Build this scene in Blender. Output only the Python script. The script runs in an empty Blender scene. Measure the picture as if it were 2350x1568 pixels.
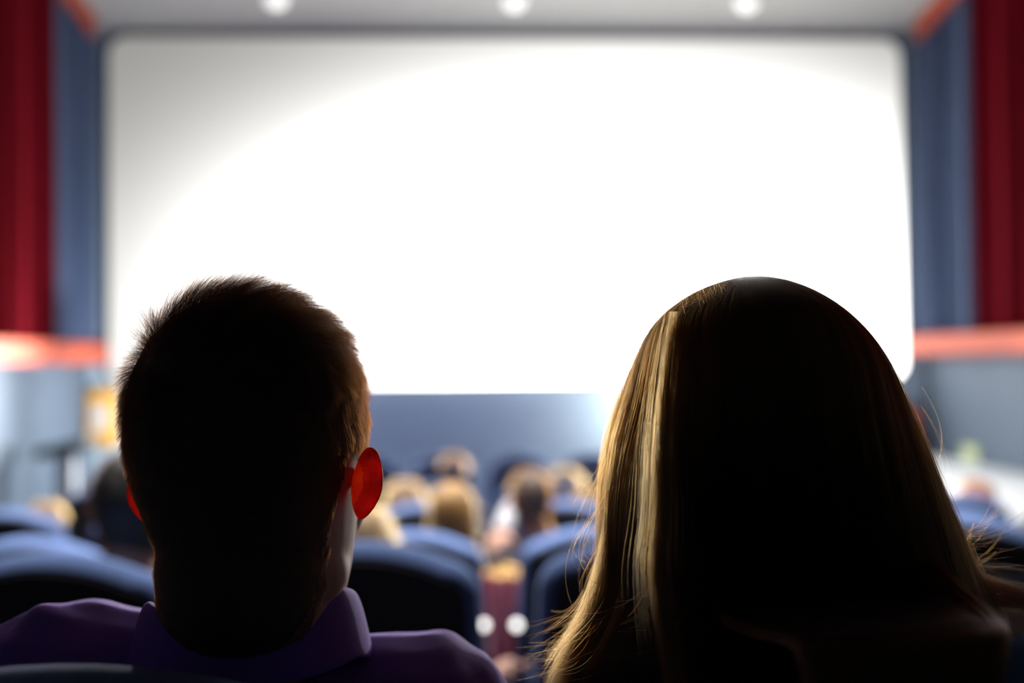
import bpy, bmesh, math, random
import numpy as np
from mathutils import Vector, Matrix, Euler

random.seed(4)
RNG = np.random.default_rng(7)
scene = bpy.context.scene
COL = scene.collection
R = math.radians

# ------------------------------------------------------------------ camera
ZC = 1.28
CAM_YAW, CAM_PITCH, CAM_ROLL = R(2.6), R(1.15), R(-0.6)
cam_data = bpy.data.cameras.new('camera')
cam_data.lens = 35.0
cam_data.sensor_width = 36.0
cam_data.clip_start = 0.02
cam_data.dof.use_dof = True
cam_data.dof.focus_distance = 0.655
cam_data.dof.aperture_fstop = 2.2
cam = bpy.data.objects.new('camera', cam_data)
COL.objects.link(cam)
CAM_ROT = Matrix.Rotation(-CAM_YAW, 3, 'Z') @ Matrix.Rotation(math.pi / 2 + CAM_PITCH, 3, 'X') @ Matrix.Rotation(CAM_ROLL, 3, 'Z')
cam.matrix_world = Matrix.Translation((0, 0, ZC)) @ CAM_ROT.to_4x4()
scene.camera = cam
FPX = 2350 * 35.0 / 36.0


def at(px, py, Y):
    """the point at distance Y down the hall that the lens sees at pixel px, py"""
    d = CAM_ROT @ Vector(((px - 1175) / FPX, -(py - 784) / FPX, -1.0))
    k = Y / d.y
    return Vector((d.x * k, Y, ZC + d.z * k))


# ------------------------------------------------------------------ world, view, light paths
w = bpy.data.worlds.new('hall_dark')
scene.world = w
w.use_nodes = True
w.node_tree.nodes['Background'].inputs[0].default_value = (0.5, 0.6, 0.8, 1)
w.node_tree.nodes['Background'].inputs[1].default_value = 0.0
scene.view_settings.view_transform = 'Standard'
scene.view_settings.look = 'None'
scene.view_settings.exposure = 0.0
scene.view_settings.gamma = 1.0
scene.view_settings.use_curve_mapping = False
scene.cycles.max_bounces = 8
scene.cycles.diffuse_bounces = 3
scene.cycles.glossy_bounces = 3
scene.cycles.transmission_bounces = 6
scene.cycles.sample_clamp_indirect = 6.0
scene.cycles.use_denoising = True

# light numbers, used by the things that carry them further down
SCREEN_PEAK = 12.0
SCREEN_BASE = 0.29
DOME_GLOW = 1.0
KEY_L_W = 320.0      # stage lamp behind the man's head, facing the audience
KEY_R_W = 310.0      # stage lamp behind the woman's head, facing the audience
WASH_L_W = 70.0      # added wall washer, brightens the left wall and yellow box
WASH_W = 14.0        # wall washer under the screen
HOUSE_FILL_W = 80.0      # each added fill lamp over the middle rows, out of view

# ------------------------------------------------------------------ materials


def mat(name, color=(0.5, 0.5, 0.5), rough=0.6, metal=0.0, noise=0.0, nscale=40.0, bump=0.0, bscale=300.0,
        sheen=0.0, sss=0.0, sss_radius=(0.012, 0.004, 0.002), spec=0.5, emit=None, estr=0.0, mottled=None):
    m = bpy.data.materials.new(name)
    m.use_nodes = True
    nt = m.node_tree
    b = nt.nodes['Principled BSDF']
    b.inputs['Base Color'].default_value = (*color, 1)
    b.inputs['Roughness'].default_value = rough
    b.inputs['Metallic'].default_value = metal
    b.inputs['Specular IOR Level'].default_value = spec
    if sheen:
        b.inputs['Sheen Weight'].default_value = sheen
        b.inputs['Sheen Roughness'].default_value = 0.4
        b.inputs['Sheen Tint'].default_value = (*[min(1, c * 2.0 + 0.04) for c in color], 1)
    if sss:
        b.inputs['Subsurface Weight'].default_value = sss
        b.inputs['Subsurface Radius'].default_value = (1, 0.33, 0.16)
        b.inputs['Subsurface Scale'].default_value = sss_radius[0]
    if emit is not None:
        b.inputs['Emission Color'].default_value = (*emit, 1)
        b.inputs['Emission Strength'].default_value = estr
    tc = None
    if noise or bump:
        tc = nt.nodes.new('ShaderNodeTexCoord')
    if noise:
        n = nt.nodes.new('ShaderNodeTexNoise')
        n.inputs['Scale'].default_value = nscale
        n.inputs['Detail'].default_value = 4
        nt.links.new(tc.outputs['Object'], n.inputs['Vector'])
        mix = nt.nodes.new('ShaderNodeMix')
        mix.data_type = 'RGBA'
        c2 = mottled if mottled else tuple(c * (1 - noise) for c in color)
        mix.inputs[6].default_value = (*color, 1)
        mix.inputs[7].default_value = (*c2, 1)
        nt.links.new(n.outputs['Fac'], mix.inputs[0])
        nt.links.new(mix.outputs[2], b.inputs['Base Color'])
    if bump:
        n2 = nt.nodes.new('ShaderNodeTexNoise')
        n2.inputs['Scale'].default_value = bscale
        n2.inputs['Detail'].default_value = 3
        nt.links.new(tc.outputs['Object'], n2.inputs['Vector'])
        bp = nt.nodes.new('ShaderNodeBump')
        bp.inputs['Strength'].default_value = bump
        bp.inputs['Distance'].default_value = 0.002
        nt.links.new(n2.outputs['Fac'], bp.inputs['Height'])
        nt.links.new(bp.outputs['Normal'], b.inputs['Normal'])
    return m


def hair_mat(name, melanin=0.8, red=0.5, rough=0.3, rnd=0.25, tint=(1, 1, 1)):
    m = bpy.data.materials.new(name)
    m.use_nodes = True
    nt = m.node_tree
    for n in list(nt.nodes):
        nt.nodes.remove(n)
    out = nt.nodes.new('ShaderNodeOutputMaterial')
    h = nt.nodes.new('ShaderNodeBsdfHairPrincipled')
    h.model = 'CHIANG'
    h.parametrization = 'MELANIN'
    h.inputs['Melanin'].default_value = melanin
    h.inputs['Melanin Redness'].default_value = red
    h.inputs['Roughness'].default_value = rough
    h.inputs['Radial Roughness'].default_value = 0.4
    h.inputs['Random Color'].default_value = rnd
    h.inputs['Random Roughness'].default_value = 0.1
    nt.links.new(h.outputs[0], out.inputs['Surface'])
    return m


def ear_mat(name, c0=(0.38, 0.008, 0.004, 1), c1=(0.85, 0.06, 0.02, 1)):
    """thin skin of the ear: light from the front comes through it red"""
    m = bpy.data.materials.new(name)
    m.use_nodes = True
    nt = m.node_tree
    b = nt.nodes['Principled BSDF']
    b.inputs['Base Color'].default_value = (0.62, 0.33, 0.24, 1)
    b.inputs['Roughness'].default_value = 0.5
    t = nt.nodes.new('ShaderNodeBsdfTranslucent')
    tc = nt.nodes.new('ShaderNodeTexCoord')
    n = nt.nodes.new('ShaderNodeTexNoise')
    n.inputs['Scale'].default_value = 55
    n.inputs['Detail'].default_value = 3
    ramp = nt.nodes.new('ShaderNodeValToRGB')
    ramp.color_ramp.elements[0].position = 0.33
    ramp.color_ramp.elements[0].color = c0
    ramp.color_ramp.elements[1].position = 0.68
    ramp.color_ramp.elements[1].color = c1
    nt.links.new(tc.outputs['Object'], n.inputs['Vector'])
    nt.links.new(n.outputs['Fac'], ramp.inputs['Fac'])
    nt.links.new(ramp.outputs['Color'], t.inputs['Color'])
    mix = nt.nodes.new('ShaderNodeMixShader')
    mix.inputs[0].default_value = 0.72
    nt.links.new(b.outputs[0], mix.inputs[1])
    nt.links.new(t.outputs[0], mix.inputs[2])
    nt.links.new(mix.outputs[0], nt.nodes['Material Output'].inputs['Surface'])
    return m


M = {}
M['wall_blue_lit'] = mat('wall_blue_paint_lit', (0.46, 0.59, 0.67), 0.75, noise=0.1, nscale=3, bump=0.15, bscale=120)  # front wall: light put into the colour of the shared blue
M['wall_blue_shaded'] = mat('wall_blue_paint_shaded', (0.095, 0.13, 0.175), 0.7, noise=0.12, nscale=3, bump=0.15, bscale=120)  # side walls: the same blue with shade put into the colour
M['ceiling'] = mat('ceiling_grey', (0.47, 0.47, 0.44), 0.85, noise=0.15, nscale=6, bump=0.2, bscale=150)
M['carpet'] = mat('carpet_dark_blue', (0.025, 0.03, 0.05), 0.95, noise=0.5, nscale=60, bump=0.6, bscale=400)
M['back_wall'] = mat('back_wall_black', (0.012, 0.012, 0.014), 0.9)
M['white_wall'] = mat('white_paint', (0.74, 0.80, 0.84), 0.6, noise=0.06, nscale=4)
M['drape_blue'] = mat('drape_blue', (0.062, 0.088, 0.155), 0.85, noise=0.25, nscale=9, spec=0.2, bump=0.3, bscale=250)
M['drape_red'] = mat('drape_red', (0.135, 0.0028, 0.0085), 0.9, noise=0.3, nscale=9, spec=0.05, bump=0.3, bscale=250)
M['orange'] = mat('orange_paint', (0.42, 0.062, 0.022), 0.7, noise=0.1, nscale=8)
M['black_frame'] = mat('black_masking', (0.01, 0.01, 0.012), 0.8)
M['seat_blue'] = mat('seat_fabric_blue', (0.125, 0.185, 0.37), 0.95, noise=0.2, nscale=120, spec=0.06, bump=0.35, bscale=700)
M['seat_black'] = mat('seat_shell_black', (0.008, 0.008, 0.009), 0.6, bump=0.2, bscale=500)
M['arm_black'] = mat('armrest_black', (0.012, 0.012, 0.014), 0.45)
M['steel'] = mat('steel_grey', (0.35, 0.36, 0.38), 0.35, metal=0.8)
M['post_grey'] = mat('post_grey', (0.25, 0.255, 0.28), 0.5)
M['yellow'] = mat('yellow_plastic', (0.85, 0.42, 0.02), 0.4)
M['label_white'] = mat('label_pale', (0.75, 0.72, 0.68), 0.6)
M['red_can'] = mat('red_enamel', (0.55, 0.05, 0.02), 0.35)
M['pale_green'] = mat('pale_green_board', (0.55, 0.62, 0.36), 0.6)
M['pop_red'] = mat('carton_red', (0.70, 0.10, 0.11), 0.55)
M['pop_white'] = mat('carton_white', (0.85, 0.55, 0.54), 0.55)
for _k in ('pop_red', 'pop_white'):
    _nt = M[_k].node_tree
    _b = _nt.nodes['Principled BSDF']
    _t = _nt.nodes.new('ShaderNodeBsdfTranslucent')
    _t.inputs['Color'].default_value = _b.inputs['Base Color'].default_value
    _m = _nt.nodes.new('ShaderNodeMixShader')
    _m.inputs[0].default_value = 0.4
    _nt.links.new(_b.outputs[0], _m.inputs[1])
    _nt.links.new(_t.outputs[0], _m.inputs[2])
    _nt.links.new(_m.outputs[0], _nt.nodes['Material Output'].inputs['Surface'])
M['popcorn'] = mat('popcorn_yellow', (0.75, 0.48, 0.16), 0.8, noise=0.5, nscale=60)
M['disc_glow'] = mat('disc_glow', (0.8, 0.8, 0.8), 0.4, emit=(1, 0.98, 0.94), estr=3.0)
M['dome'] = mat('dome_glass', (0.85, 0.85, 0.82), 0.3, emit=(1, 0.99, 0.95), estr=DOME_GLOW)
M['lamp_lens'] = mat('lamp_lens', (0.9, 0.9, 0.9), 0.3, emit=(0.9, 0.95, 1), estr=12.0)
M['skin'] = mat('skin', (0.40, 0.215, 0.155), 0.6, spec=0.3, noise=0.2, nscale=35, sss=0.25, sss_radius=(0.006, 0, 0), bump=0.1, bscale=900)
M['ear'] = ear_mat('ear_skin')
M['ear_thin'] = ear_mat('ear_hollow_skin', (0.75, 0.03, 0.008, 1), (1.0, 0.26, 0.04, 1))
M['lips'] = mat('lip_skin', (0.45, 0.16, 0.14), 0.45)
M['eye_white'] = mat('eye_white', (0.8, 0.78, 0.76), 0.2)
M['iris'] = mat('iris_brown', (0.03, 0.015, 0.01), 0.15)
M['purple'] = mat('shirt_purple', (0.15, 0.06, 0.37), 0.8, noise=0.2, nscale=200, sheen=0.7, bump=0.35, bscale=1300)
M['jacket'] = mat('jacket_grey_brown', (0.42, 0.36, 0.355), 0.75, noise=0.3, nscale=200, sheen=0.2, bump=0.35, bscale=900)
M['denim'] = mat('denim_blue', (0.07, 0.11, 0.22), 0.85, noise=0.3, nscale=200, bump=0.3, bscale=900)
M['shoe'] = mat('shoe_dark', (0.03, 0.028, 0.03), 0.5)
M['zip'] = mat('zip_metal', (0.25, 0.24, 0.24), 0.4, metal=0.6)
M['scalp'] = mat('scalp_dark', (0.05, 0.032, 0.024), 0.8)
M['man_hair'] = hair_mat('man_hair', 0.86, 0.0, 0.32, 0.2)
M['woman_hair'] = hair_mat('woman_hair', 0.60, 0.16, 0.26, 0.5)
M['woman_lit_lock'] = hair_mat('woman_hair_lit', 0.42, 0.12, 0.28, 0.4)  # copy of her hair colour with the backlight put into it
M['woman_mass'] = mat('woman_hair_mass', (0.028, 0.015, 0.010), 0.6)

# ------------------------------------------------------------------ mesh helpers


class MB:
    def __init__(self):
        self.v, self.f, self.m = [], [], []

    def add(self, verts, faces, mi=0):
        o = len(self.v)
        self.v += [tuple(p) for p in verts]
        self.f += [tuple(i + o for i in f) for f in faces]
        self.m += [mi] * len(faces)

    def loft(self, rings, cap=True, closed=True, mi=0):
        n = len(rings[0])
        verts = [p for r in rings for p in r]
        faces = []
        for i in range(len(rings) - 1):
            for j in range(n if closed else n - 1):
                k = (j + 1) % n
                faces.append((i * n + j, i * n + k, (i + 1) * n + k, (i + 1) * n + j))
        if cap:
            faces.append(tuple(range(n - 1, -1, -1)))
            faces.append(tuple((len(rings) - 1) * n + j for j in range(n)))
        self.add(verts, faces, mi)

    def ball(self, c, r, rot=None, nu=18, nv=10, mi=0):
        if not hasattr(r, '__len__'):
            r = (r, r, r)
        c = Vector(c)
        verts, faces = [], []
        for i in range(nv + 1):
            t = math.pi * i / nv
            for j in range(nu):
                p = 2 * math.pi * j / nu
                q = Vector((r[0] * math.sin(t) * math.cos(p), r[1] * math.sin(t) * math.sin(p), r[2] * math.cos(t)))
                if rot is not None:
                    q = rot @ q
                verts.append(c + q)
        for i in range(nv):
            for j in range(nu):
                k = (j + 1) % nu
                faces.append((i * nu + j, (i + 1) * nu + j, (i + 1) * nu + k, i * nu + k))
        self.add(verts, faces, mi)

    def cone(self, a, ra, b, rb, n=16, balls=True, mi=0):
        a, b = Vector(a), Vector(b)
        d = (b - a)
        if d.length < 1e-6:
            return
        d.normalize()
        s = d.orthogonal().normalized()
        t = d.cross(s)
        ring = lambda c, r: [c + (s * math.cos(2 * math.pi * i / n) + t * math.sin(2 * math.pi * i / n)) * r for i in range(n)]
        self.loft([ring(a, ra), ring(b, rb)], mi=mi)
        if balls:
            self.ball(a, ra, nu=n, nv=8, mi=mi)
            self.ball(b, rb, nu=n, nv=8, mi=mi)

    def box(self, lo, hi, bevel=0.0, mi=0):
        bm = bmesh.new()
        bmesh.ops.create_cube(bm, size=1.0)
        lo, hi = Vector(lo), Vector(hi)
        for v in bm.verts:
            v.co = Vector(((v.co[k] + 0.5) * (hi[k] - lo[k]) + lo[k] for k in range(3)))
        if bevel:
            bmesh.ops.bevel(bm, geom=bm.edges[:], offset=bevel, segments=3, profile=0.5, affect='EDGES')
        bm.verts.index_update()
        self.add([v.co[:] for v in bm.verts], [[v.index for v in f.verts] for f in bm.faces], mi)
        bm.free()

    def lathe(self, prof, n=32, c=(0, 0, 0), mi=0):
        rings = [[(c[0] + r * math.cos(2 * math.pi * i / n), c[1] + r * math.sin(2 * math.pi * i / n), c[2] + z) for i in range(n)] for r, z in prof]
        self.loft(rings, mi=mi)

    def mesh(self, name, mats, smooth=True):
        me = bpy.data.meshes.new(name)
        me.from_pydata(self.v, [], self.f)
        for m in mats:
            me.materials.append(m)
        me.polygons.foreach_set('material_index', np.array(self.m, dtype=np.int32))
        bm = bmesh.new()
        bm.from_mesh(me)
        bmesh.ops.recalc_face_normals(bm, faces=bm.faces)
        bm.to_mesh(me)
        bm.free()
        if smooth:
            me.polygons.foreach_set('use_smooth', np.ones(len(me.polygons), dtype=bool))
            try:
                me.set_sharp_from_angle(angle=R(45))
            except Exception:
                pass
        me.update()
        return me

    def build(self, name, mats, parent=None, smooth=True, loc=None):
        if not isinstance(mats, (list, tuple)):
            mats = [mats]
        return link(name, self.mesh(name, mats, smooth), parent, loc)


def link(name, data, parent=None, loc=None):
    o = bpy.data.objects.new(name, data)
    COL.objects.link(o)
    if parent is not None:
        o.parent = parent
    if loc is not None:
        o.location = loc
    return o


def empty(name, loc=(0, 0, 0)):
    o = bpy.data.objects.new(name, None)
    o.empty_display_size = 0.1
    COL.objects.link(o)
    o.location = loc
    return o


def tag(o, label=None, cat=None, group=None, kind=None):
    if label:
        o['label'] = label
    if cat:
        o['category'] = cat
    if group:
        o['group'] = group
    if kind:
        o['kind'] = kind
    return o


def copy_tree(o, parent=None):
    c = o.copy()
    COL.objects.link(c)
    if parent is not None:
        c.parent = parent
    for ch in list(o.children):
        copy_tree(ch, c)
    return c


def fuse(mb, voxel, smooth=4, factor=0.5):
    """one continuous skin over overlapping closed shapes"""
    me = bpy.data.meshes.new('tmp')
    me.from_pydata(mb.v, [], mb.f)
    bm = bmesh.new()
    bm.from_mesh(me)
    bmesh.ops.recalc_face_normals(bm, faces=bm.faces)
    bm.to_mesh(me)
    bm.free()
    o = bpy.data.objects.new('tmp', me)
    COL.objects.link(o)
    rm = o.modifiers.new('r', 'REMESH')
    rm.mode = 'VOXEL'
    rm.voxel_size = voxel
    sm = o.modifiers.new('s', 'SMOOTH')
    sm.factor = factor
    sm.iterations = smooth
    dg = bpy.context.evaluated_depsgraph_get()
    out = bpy.data.meshes.new_from_object(o.evaluated_get(dg))
    bpy.data.objects.remove(o)
    bpy.data.meshes.remove(me)
    out.polygons.foreach_set('use_smooth', np.ones(len(out.polygons), dtype=bool))
    return out


def coords(me):
    a = np.empty(len(me.vertices) * 3)
    me.vertices.foreach_get('co', a)
    return a.reshape(-1, 3)


def curves_obj(name, pts, radii, material, parent):
    """pts: list of (n,3) arrays; radii: list of (n,) arrays"""
    c = bpy.data.hair_curves.new(name)
    c.add_curves([len(p) for p in pts])
    flat = np.concatenate(pts).astype(np.float32)
    rad = np.concatenate(radii).astype(np.float32)
    c.attributes['position'].data.foreach_set('vector', flat.ravel())
    a = c.attributes.get('radius') or c.attributes.new('radius', 'FLOAT', 'POINT')
    a.data.foreach_set('value', rad)
    c.materials.append(material)
    return link(name, c, parent)


# ------------------------------------------------------------------ hall dimensions
Y_FRONT = 9.5
Y_BACK = -2.2
X_LEFT = at(206, 830, Y_FRONT).x
X_RIGHT = at(2122, 830, Y_FRONT).x
CEIL_SLOPE = 0.17
Z_CEIL = at(1175, 74, Y_FRONT).z
Z_FLOOR_FRONT = -0.49
ROW_Y = [0.50, 1.82, 3.00, 4.10, 5.20, 6.30, 7.40]
CHAIR_H = 1.09
ROW_TOP = [1.125, at(1150, 1240, 1.82).z, at(1130, 1221, 3.0).z, at(1120, 1155, 4.1).z, at(1110, 1107, 5.2).z, at(1110, 1072, 6.3).z, at(1110, 1045, 7.4).z]
ROW_Z = [t - CHAIR_H for t in ROW_TOP]
Z_FLOOR_FRONT = min(Z_FLOOR_FRONT, ROW_Z[-1])
PITCH = 0.565
GAP_X = 0.075


def ceil_z(y):
    return Z_CEIL + CEIL_SLOPE * (Y_FRONT - y)


# ------------------------------------------------------------------ setting
def structure(name, mb, m):
    o = mb.build(name, m, smooth=False)
    o['kind'] = 'structure'
    return o


# stepped floor: one profile extruded across the hall
prof = [(Y_BACK, ROW_Z[0] + 0.13), (ROW_Y[0] - 0.06, ROW_Z[0] + 0.13)]
for i, y in enumerate(ROW_Y):
    prof.append((y - 0.06, ROW_Z[i]))
    nxt = ROW_Y[i + 1] - 0.06 if i + 1 < len(ROW_Y) else Y_FRONT + 0.2
    prof.append((nxt, ROW_Z[i]))
mb = MB()
ring = lambda x: [(x, y, z) for y, z in prof] + [(x, Y_FRONT + 0.2, -1.2), (x, Y_BACK, -1.2)]
mb.loft([ring(X_LEFT - 0.2), ring(X_RIGHT + 0.2)])
structure('floor', mb, M['carpet'])

mb = MB()
for (ya, yb_), mi in (((6.6, Y_FRONT + .2), 0), ((Y_BACK, 6.6), 1)):
    mb.loft([[(x, ya, ceil_z(ya)), (x, yb_, ceil_z(yb_)), (x, yb_, ceil_z(yb_) + .2), (x, ya, ceil_z(ya) + .2)] for x in (X_LEFT - .2, X_RIGHT + .2)], mi=mi)
structure('ceiling', mb, [M['ceiling'], M['back_wall']])  # unseen rear section blackened to cut bounce light on the couple
mb = MB()
mb.box((X_LEFT - 0.2, Y_FRONT, -1.2), (X_RIGHT + 0.2, Y_FRONT + 0.2, Z_CEIL + 0.02))
structure('wall_front', mb, M['wall_blue_lit'])
for nm, x0, x1 in (('wall_left', X_LEFT - 0.2, X_LEFT), ('wall_right', X_RIGHT, X_RIGHT + 0.2)):
    mb = MB()
    mb.loft([[(x, Y_BACK, -1.2), (x, Y_FRONT, -1.2), (x, Y_FRONT, ceil_z(Y_FRONT) + .05), (x, Y_BACK, ceil_z(Y_BACK) + .05)] for x in (x0, x1)])
    structure(nm, mb, M['wall_blue_shaded'])
mb = MB()
mb.box((X_LEFT - 0.2, Y_BACK - 0.2, -1.2), (X_RIGHT + 0.2, Y_BACK, ceil_z(Y_BACK) + .2))
structure('wall_back', mb, M['back_wall'])


# screen
def round_rect(x0, x1, z0, z1, r, n=10):
    pts = []
    for cx, cz, a0 in ((x1 - r, z1 - r, 0), (x0 + r, z1 - r, 90), (x0 + r, z0 + r, 180), (x1 - r, z0 + r, 270)):
        for i in range(n + 1):
            a = R(a0 + 90 * i / n)
            pts.append((cx + r * math.cos(a), cz + r * math.sin(a)))
    return pts


SX0, SX1 = at(250, 480, 9.46).x, at(2072, 480, 9.46).x
SZ0, SZ1 = at(1160, 882, 9.46).z, at(1160, 88, 9.46).z


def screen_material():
    m = bpy.data.materials.new('screen_emission_falloff')  # bright spot and falloff to the corners are put into the emission
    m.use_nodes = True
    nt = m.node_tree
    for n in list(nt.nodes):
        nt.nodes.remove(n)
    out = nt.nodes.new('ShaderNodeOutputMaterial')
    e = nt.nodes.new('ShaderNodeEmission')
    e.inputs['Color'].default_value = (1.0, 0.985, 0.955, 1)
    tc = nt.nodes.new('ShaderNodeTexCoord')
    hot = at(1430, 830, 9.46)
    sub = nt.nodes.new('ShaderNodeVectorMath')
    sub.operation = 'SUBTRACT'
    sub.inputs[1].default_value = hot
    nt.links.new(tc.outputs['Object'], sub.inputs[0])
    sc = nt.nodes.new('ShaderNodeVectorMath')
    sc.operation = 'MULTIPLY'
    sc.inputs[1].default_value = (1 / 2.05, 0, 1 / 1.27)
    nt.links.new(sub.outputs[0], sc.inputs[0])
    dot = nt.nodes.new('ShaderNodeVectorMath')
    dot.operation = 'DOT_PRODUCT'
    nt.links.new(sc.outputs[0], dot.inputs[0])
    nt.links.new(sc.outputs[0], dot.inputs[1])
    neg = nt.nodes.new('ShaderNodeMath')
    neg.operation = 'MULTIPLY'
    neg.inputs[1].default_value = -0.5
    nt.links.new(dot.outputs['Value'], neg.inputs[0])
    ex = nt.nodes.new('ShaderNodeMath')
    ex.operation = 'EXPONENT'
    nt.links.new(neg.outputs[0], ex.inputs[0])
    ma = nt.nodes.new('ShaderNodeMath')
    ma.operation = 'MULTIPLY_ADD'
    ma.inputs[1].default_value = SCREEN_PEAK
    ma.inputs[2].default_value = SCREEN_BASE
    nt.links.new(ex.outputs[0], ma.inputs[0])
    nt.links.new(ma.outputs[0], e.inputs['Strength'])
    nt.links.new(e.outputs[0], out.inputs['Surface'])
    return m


screen = empty('cinema_screen', (0, 0, 0))
tag(screen, 'huge blank white cinema screen with rounded corners on the front wall', 'screen')
mb = MB()
p0 = round_rect(SX0, SX1, SZ0, SZ1, 0.17)
mb.loft([[(x, 9.46, z) for x, z in p0], [(x, 9.475, z) for x, z in p0]])
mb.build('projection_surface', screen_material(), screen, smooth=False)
mb = MB()
p1 = round_rect(SX0 - .05, SX1 + .035, SZ0 - .012, SZ1 + .055, 0.2)
mb.loft([[(x, 9.475, z) for x, z in p1], [(x, 9.499, z) for x, z in p1]])
mb.build('masking_border', M['black_frame'], screen, smooth=False)


# drapes, ledges and beams on the side walls
def drape(side, y0, y1, m, label, name, pull=0.0):
    xw = X_LEFT if side < 0 else X_RIGHT
    inn = -side
    zb = Z_LEDGE[1] + 0.004
    n = int(abs(y1 - y0) / 0.012)
    rings_o, rings_i = [], []
    nz = 14
    grid = []
    for k in range(nz + 1):
        t = k / nz
        row = []
        for i in range(n + 1):
            y = y0 + (y1 - y0) * i / n
            zt = ceil_z(y) - 0.20
            z = zb + (zt - zb) * t
            ph = 2 * math.pi * y / 0.21 + 0.5 * math.sin(y * 3.1)
            d = 0.10 + 0.045 * math.sin(ph + 0.3 * math.sin(3 * t)) + 0.012 * math.sin(2.3 * ph + 1 + t)
            yy = y - pull * (1 - t) * (y0 - y) / max(1e-6, abs(y1 - y0))
            row.append((xw + inn * d, yy, z))
        grid.append(row)
    th = 0.008
    rings = []
    for row in grid:
        rings.append([(x, y, z) for x, y, z in row] + [(x - inn * th, y, z) for x, y, z in reversed(row)])
    mb = MB()
    mb.loft(rings)
    o = mb.build(name, m)
    tag(o, label, 'curtain')
    return o


Z_LEDGE = (1.30, 1.485)
for side, nm in ((-1, 'left'), (1, 'right')):
    xw = X_LEFT if side < 0 else X_RIGHT
    mb = MB()
    mb.box((min(xw, xw - side * .2), 1.0, Z_LEDGE[0]), (max(xw, xw - side * .2), Y_FRONT - 0.03, Z_LEDGE[1]), 0.02)
    o = structure('trim_1' if side < 0 else 'trim_2', mb, M['orange'])
    mb = MB()
    xa, xb = xw, xw - side * 0.16
    mb.loft([[(xa, y, ceil_z(y) - .19), (xb, y, ceil_z(y) - .19), (xb, y, ceil_z(y) - .012), (xa, y, ceil_z(y) - .012)] for y in (1.0, Y_FRONT - 0.25)])
    structure('trim_3' if side < 0 else 'trim_4', mb, M['orange'])

YB_L = 9.40
drape(-1, 9.40, 8.42, M['drape_blue'], 'blue pleated wall drape left of the screen, between it and the dark red drape', 'curtain')
drape(-1, 8.40, 1.2, M['drape_red'], 'dark red pleated drape on the left wall', 'curtain')
drape(1, 9.40, 8.26, M['drape_blue'], 'blue pleated wall drape right of the screen, between it and the bright red drape', 'curtain')
drape(1, 8.24, 1.2, M['drape_red'], 'bright red pleated drape on the right wall', 'curtain')

# ceiling domes
dome = empty('ceiling_lamp')
mb = MB()
mb.lathe([(0.001, -0.115), (0.03, -0.112), (0.065, -0.095), (0.088, -0.065), (0.095, -0.03), (0.09, 0.0)], 32)
mb.build('glass_dome', M['dome'], dome)
mb = MB()
mb.lathe([(0.09, -0.012), (0.115, -0.012), (0.118, 0.0), (0.118, 0.03), (0.05, 0.04)], 32)
mb.build('mounting_ring', M['steel'], dome)
DX = [at(635, 4, 8.9).x, at(1180, 8, 8.9).x, at(1712, 10, 8.9).x]
dlab = ['white dome lamp on the grey ceiling above the left part of the screen',
        'white dome lamp on the grey ceiling above the middle of the screen',
        'white dome lamp on the grey ceiling above the right part of the screen']
for i, x in enumerate(DX):
    o = dome if i == 0 else copy_tree(dome)
    y = 8.86
    o.location = (x, y, ceil_z(y))
    tag(o, dlab[i], 'lamp', 'dome lamps on the ceiling above the screen')

# fill lamps added out of view over the middle rows, shaped like the domes
for i, (x, lb) in enumerate(((-1.7, 'left'), (0.3, 'middle'), (2.3, 'right'))):
    o = copy_tree(dome)
    y = 3.5
    o.location = (x, y, ceil_z(y))
    tag(o, f'added white dome lamp on the blackened ceiling over the {lb} of the second row', 'lamp', 'added dome lamps over the middle rows')
    L = bpy.data.lights.new('fill_lamp_beam', 'AREA')
    L.shape = 'DISK'
    L.size = 0.18
    L.energy = HOUSE_FILL_W
    L.spread = R(62)
    L.color = (1.0, 0.98, 0.96)
    lo = bpy.data.objects.new('fill_lamp_beam', L)
    COL.objects.link(lo)
    lo.parent = o
    lo.location = (0, 0, -0.125)

# ------------------------------------------------------------------ chairs
AB = 0.155      # recline: how far the foot of the backrest stands ahead of its top


def back_outline(inset=0.0, n_arc=16):
    """x, z of the backrest seen from behind"""
    hb, ht, z0, zs, zt = 0.245, 0.228, 0.34, 1.052, CHAIR_H
    rc = 0.075
    pts = [(-hb, z0 + 0.03), (-hb + 0.03, z0), (hb - 0.03, z0), (hb, z0 + 0.03)]
    pts.append((hb - 0.004, 0.7))
    # right corner
    cx, cz = ht - rc, zs - rc
    for i in range(8):
        a = R(5 + 72 * i / 7)
        pts.append((cx + rc * math.cos(a), cz + rc * math.sin(a)))
    x_end = pts[-1][0]
    z_end = pts[-1][1]
    for i in range(1, n_arc):
        x = x_end - 2 * x_end * i / n_arc
        pts.append((x, z_end + (zt - z_end) * (1 - (x / x_end) ** 2)))
    for i in range(8):
        a = R(180 - 77 + 72 * i / 7)
        pts.append((-cx + rc * math.cos(a), cz + rc * math.sin(a)))
    pts.append((-hb + 0.004, 0.7))
    P = np.array(pts)
    if inset:
        nx = np.roll(P, -1, 0) - np.roll(P, 1, 0)
        nn = np.stack([-nx[:, 1], nx[:, 0]], 1)
        nn /= np.linalg.norm(nn, axis=1)[:, None] + 1e-9
        P = P + nn * inset
    return P


def back_pt(x, z, y):
    lean = AB * (CHAIR_H - z) / (CHAIR_H - 0.34)
    return (x, y + lean, z)


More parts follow.
